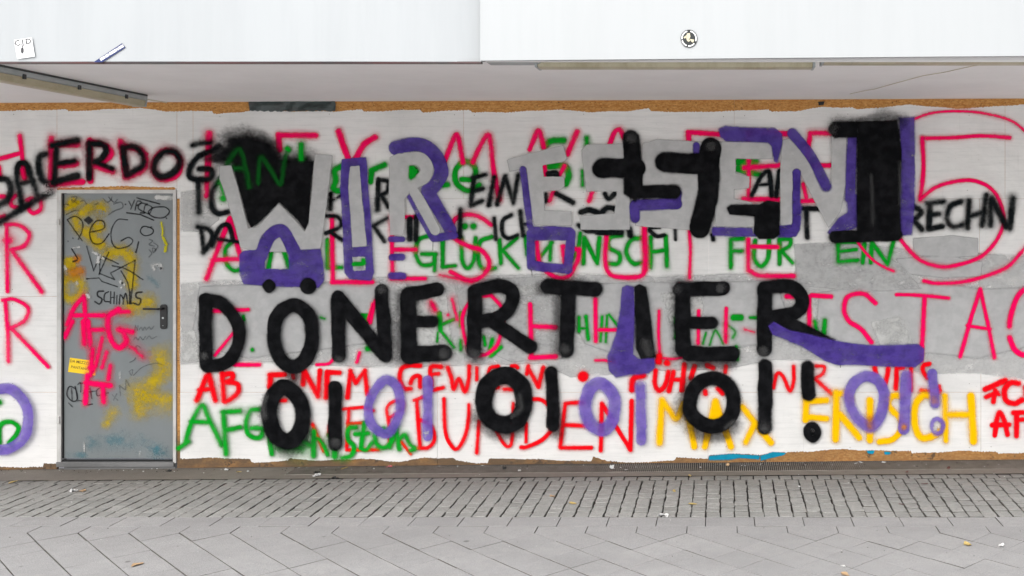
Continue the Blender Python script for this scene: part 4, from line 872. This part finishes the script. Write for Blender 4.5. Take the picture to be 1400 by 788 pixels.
# ---------------------------------------------------------------- litter
def gp(px, py):
    z = 0.
    for _ in range(8):
        y = (HC-z)*F/(py-CY); x = (px-CX)/F*y; z = gz(x, y)
    return x, y, z
def scrap(px, py, w_, l_, mat, name, label, cat, leaf=True, group=None, crumple=0.):
    x, y, z = gp(px, py); a = rng.uniform(0, 3.14); n = 6; V = []; q = []
    for i in range(n+1):
        t = i/n; hw = w_/2*(math.sin(math.pi*min(1, max(.04, t)))**.7 if leaf else 1-.2*rng.rand())
        for s in (-1, -.4, .4, 1):
            zz = .003+.16*w_*abs(s)**1.5*(.5+.5*math.sin(5*t+px))+.05*l_*(t-.5)**2*4*(1 if t > .5 else .3)+crumple*rng.uniform(-1, 1)*w_*.35
            u, v = (t-.5)*l_, s*hw*(1+.28*rng.uniform(-1,1))+.15*w_*math.sin(4*t+py)
            V.append((x+u*math.cos(a)-v*math.sin(a), y+u*math.sin(a)+v*math.cos(a), z+max(.003, zz)))
        if i:
            for j in range(3): b = (i-1)*4+j; q.append((b, b+4, b+5, b+1))
    o0 = len(V); V += [(p[0], p[1], p[2]-.0012) for p in V]; q += [tuple(reversed([k+o0 for k in f_])) for f_ in q]
    return obj(name, V, q, M[mat], None, label=label, cat=cat, group=group, smooth=not crumple)
LF = [
 (114,672,.045,.075,'oleaf','tan curled leaf on the setts in front of the door'),
 (18,660,.03,.08,'yleaf','pale yellow leaf lying on the strip at the far left'),
 (188,773,.04,.07,'oleaf','tan leaf on the grey slabs at lower left'),
 (327,646,.022,.04,'yleaf','small yellow leaf by the wall under the green AFG letters'),
 (471,641,.02,.09,'yleaf','long thin yellow leaf against the wall below the black I'),
 (783,689,.035,.055,'yleaf','yellow leaf on the setts left of the middle sett joints'),
 (755,679,.03,.05,'oleaf','brownish leaf on the setts, left of the yellow one'),
 (922,672,.025,.055,'yleaf','small yellow leaf caught in a sett joint'),
 (947,690,.035,.06,'yleaf','flat yellow leaf on a sett below the pink numeral side'),
 (943,651,.02,.06,'yleaf','thin yellow leaf at the front edge of the grate'),
 (1322,745,.045,.06,'yleaf','bright yellow leaf on the slabs at lower right'),
 (1155,786,.04,.06,'oleaf','tan leaf on the slabs at the bottom edge'),
 (1297,641,.03,.07,'rleaf','dark red leaf on the grate at the right'),
 (1240,646,.018,.055,'rleaf','thin dark leaf at the front edge of the grate'),
 (1264,662,.016,.05,'rleaf','dark shrivelled leaf on the setts at right'),
 (1232,690,.014,.045,'rleaf','dark red sliver of leaf on the setts at lower right'),
 (1235,631,.02,.03,'oleaf','tan leaf against the foot of the wall at right')]
for px, py, a, b, m_, lb in LF: scrap(px, py, a, b, m_, 'fallen_leaf', lb, 'leaf')
PAPS = [
 (100,672,.035,.05,'paper','crumpled pale paper beside the tan leaf near the door'),
 (433,651,.04,.06,'paper','crumpled white paper in front of the wall below the black O'),
 (310,643,.022,.035,'paper','small white paper scrap at the wall below the letters AFG'),
 (339,645,.015,.03,'paper','tiny white paper crumb right of the white scrap'),
 (231,645,.03,.04,'blk','black and grey crumpled scrap at the right foot of the door'),
 (532,639,.03,.05,'redsc','red and white crumpled wrapper against the wall'),
 (458,655,.03,.05,'blk','small black scrap right of the white crumpled paper'),
 (433,647,.03,.04,'blk','black scrap just behind the white crumpled paper'),
 (837,640,.035,.06,'paper','crumpled grey paper on the left part of the grate'),
 (856,643,.015,.022,'paper','tiny white crumb on the grate beside the crumpled paper'),
 (710,644,.02,.025,'paper','little white crumb on the grate below the black O'),
 (690,641,.03,.05,'blk','black scrap with pale edge at the wall below the red word'),
 (907,706,.04,.075,'paper','flat white paper scrap at the front edge of the setts'),
 (1369,747,.03,.05,'paper','pale pinkish paper scrap on the slabs at far right'),
 (1153,775,.02,.03,'paper','small white chip on the slabs above the tan leaf'),
 (1177,633,.02,.03,'paper','small white scrap on the grate below the lilac O'),
 (1208,633,.025,.03,'paper','white scrap on the grate right of the smaller one'),
 (1093,666,.015,.02,'paper','tiny cream crumb on the setts near the exclamation mark')]
for px, py, a, b, m_, lb in PAPS: scrap(px, py, a, b, m_, 'paper_scrap', lb, 'litter', leaf=False, crumple=1.)
x, y, z = gp(995, 638); r = .016
V = []; q = []; nu, nv = 10, 6
for j in range(nv+1):
    for i in range(nu):
        th = math.pi*j/nv; ph = 2*math.pi*i/nu; rr = r*(1+.06*math.sin(3*ph+j))
        V.append((x+rr*math.sin(th)*math.cos(ph), y+rr*math.sin(th)*math.sin(ph), z+.015+rr*.8*math.cos(th)))
for j in range(nv):
    for i in range(nu): q.append((j*nu+i, (j+1)*nu+i, (j+1)*nu+(i+1)%nu, j*nu+(i+1)%nu))
obj('fallen_fruit', V, q, M['oleaf'], None, label='small round tan nut lying on the grate against the wall', cat='nut', smooth=True)

# grit, butts and crumbs that gather along the foot of the wall and in the joints
mb = MB()
for i in range(420):
    x = rng.uniform(-5.8, 2.6); y = D-.01-abs(rng.normal(0, .07)) if i < 260 else rng.uniform(5.7, 7.9)
    z = gz(x, y); r = rng.uniform(.002, .006)*(1 if i < 260 else .7); e = rng.uniform(.6, 2.2); a = rng.uniform(0, 3.14)
    c_, s_ = math.cos(a), math.sin(a)
    P3 = [(r*e, 0), (0, r), (-r*e, 0), (0, -r*.8)]
    v = [(x+p*c_-q_*s_, y+p*s_+q_*c_, z+.0015) for p, q_ in P3]+[(x, y, z+.0015+r*.9)]
    mb.add(v, [(0,1,4),(1,2,4),(2,3,4),(3,0,4)])
    mb.m += [0 if i % 3 else 1]*4
go = mb.build('grit', M['dark'], None, kind='stuff', label='fine dark grit and pale crumbs scattered along the foot of the wall', cat='grit')
go.data.materials.append(M['paper']); go.data.polygons.foreach_set('material_index', mb.m)
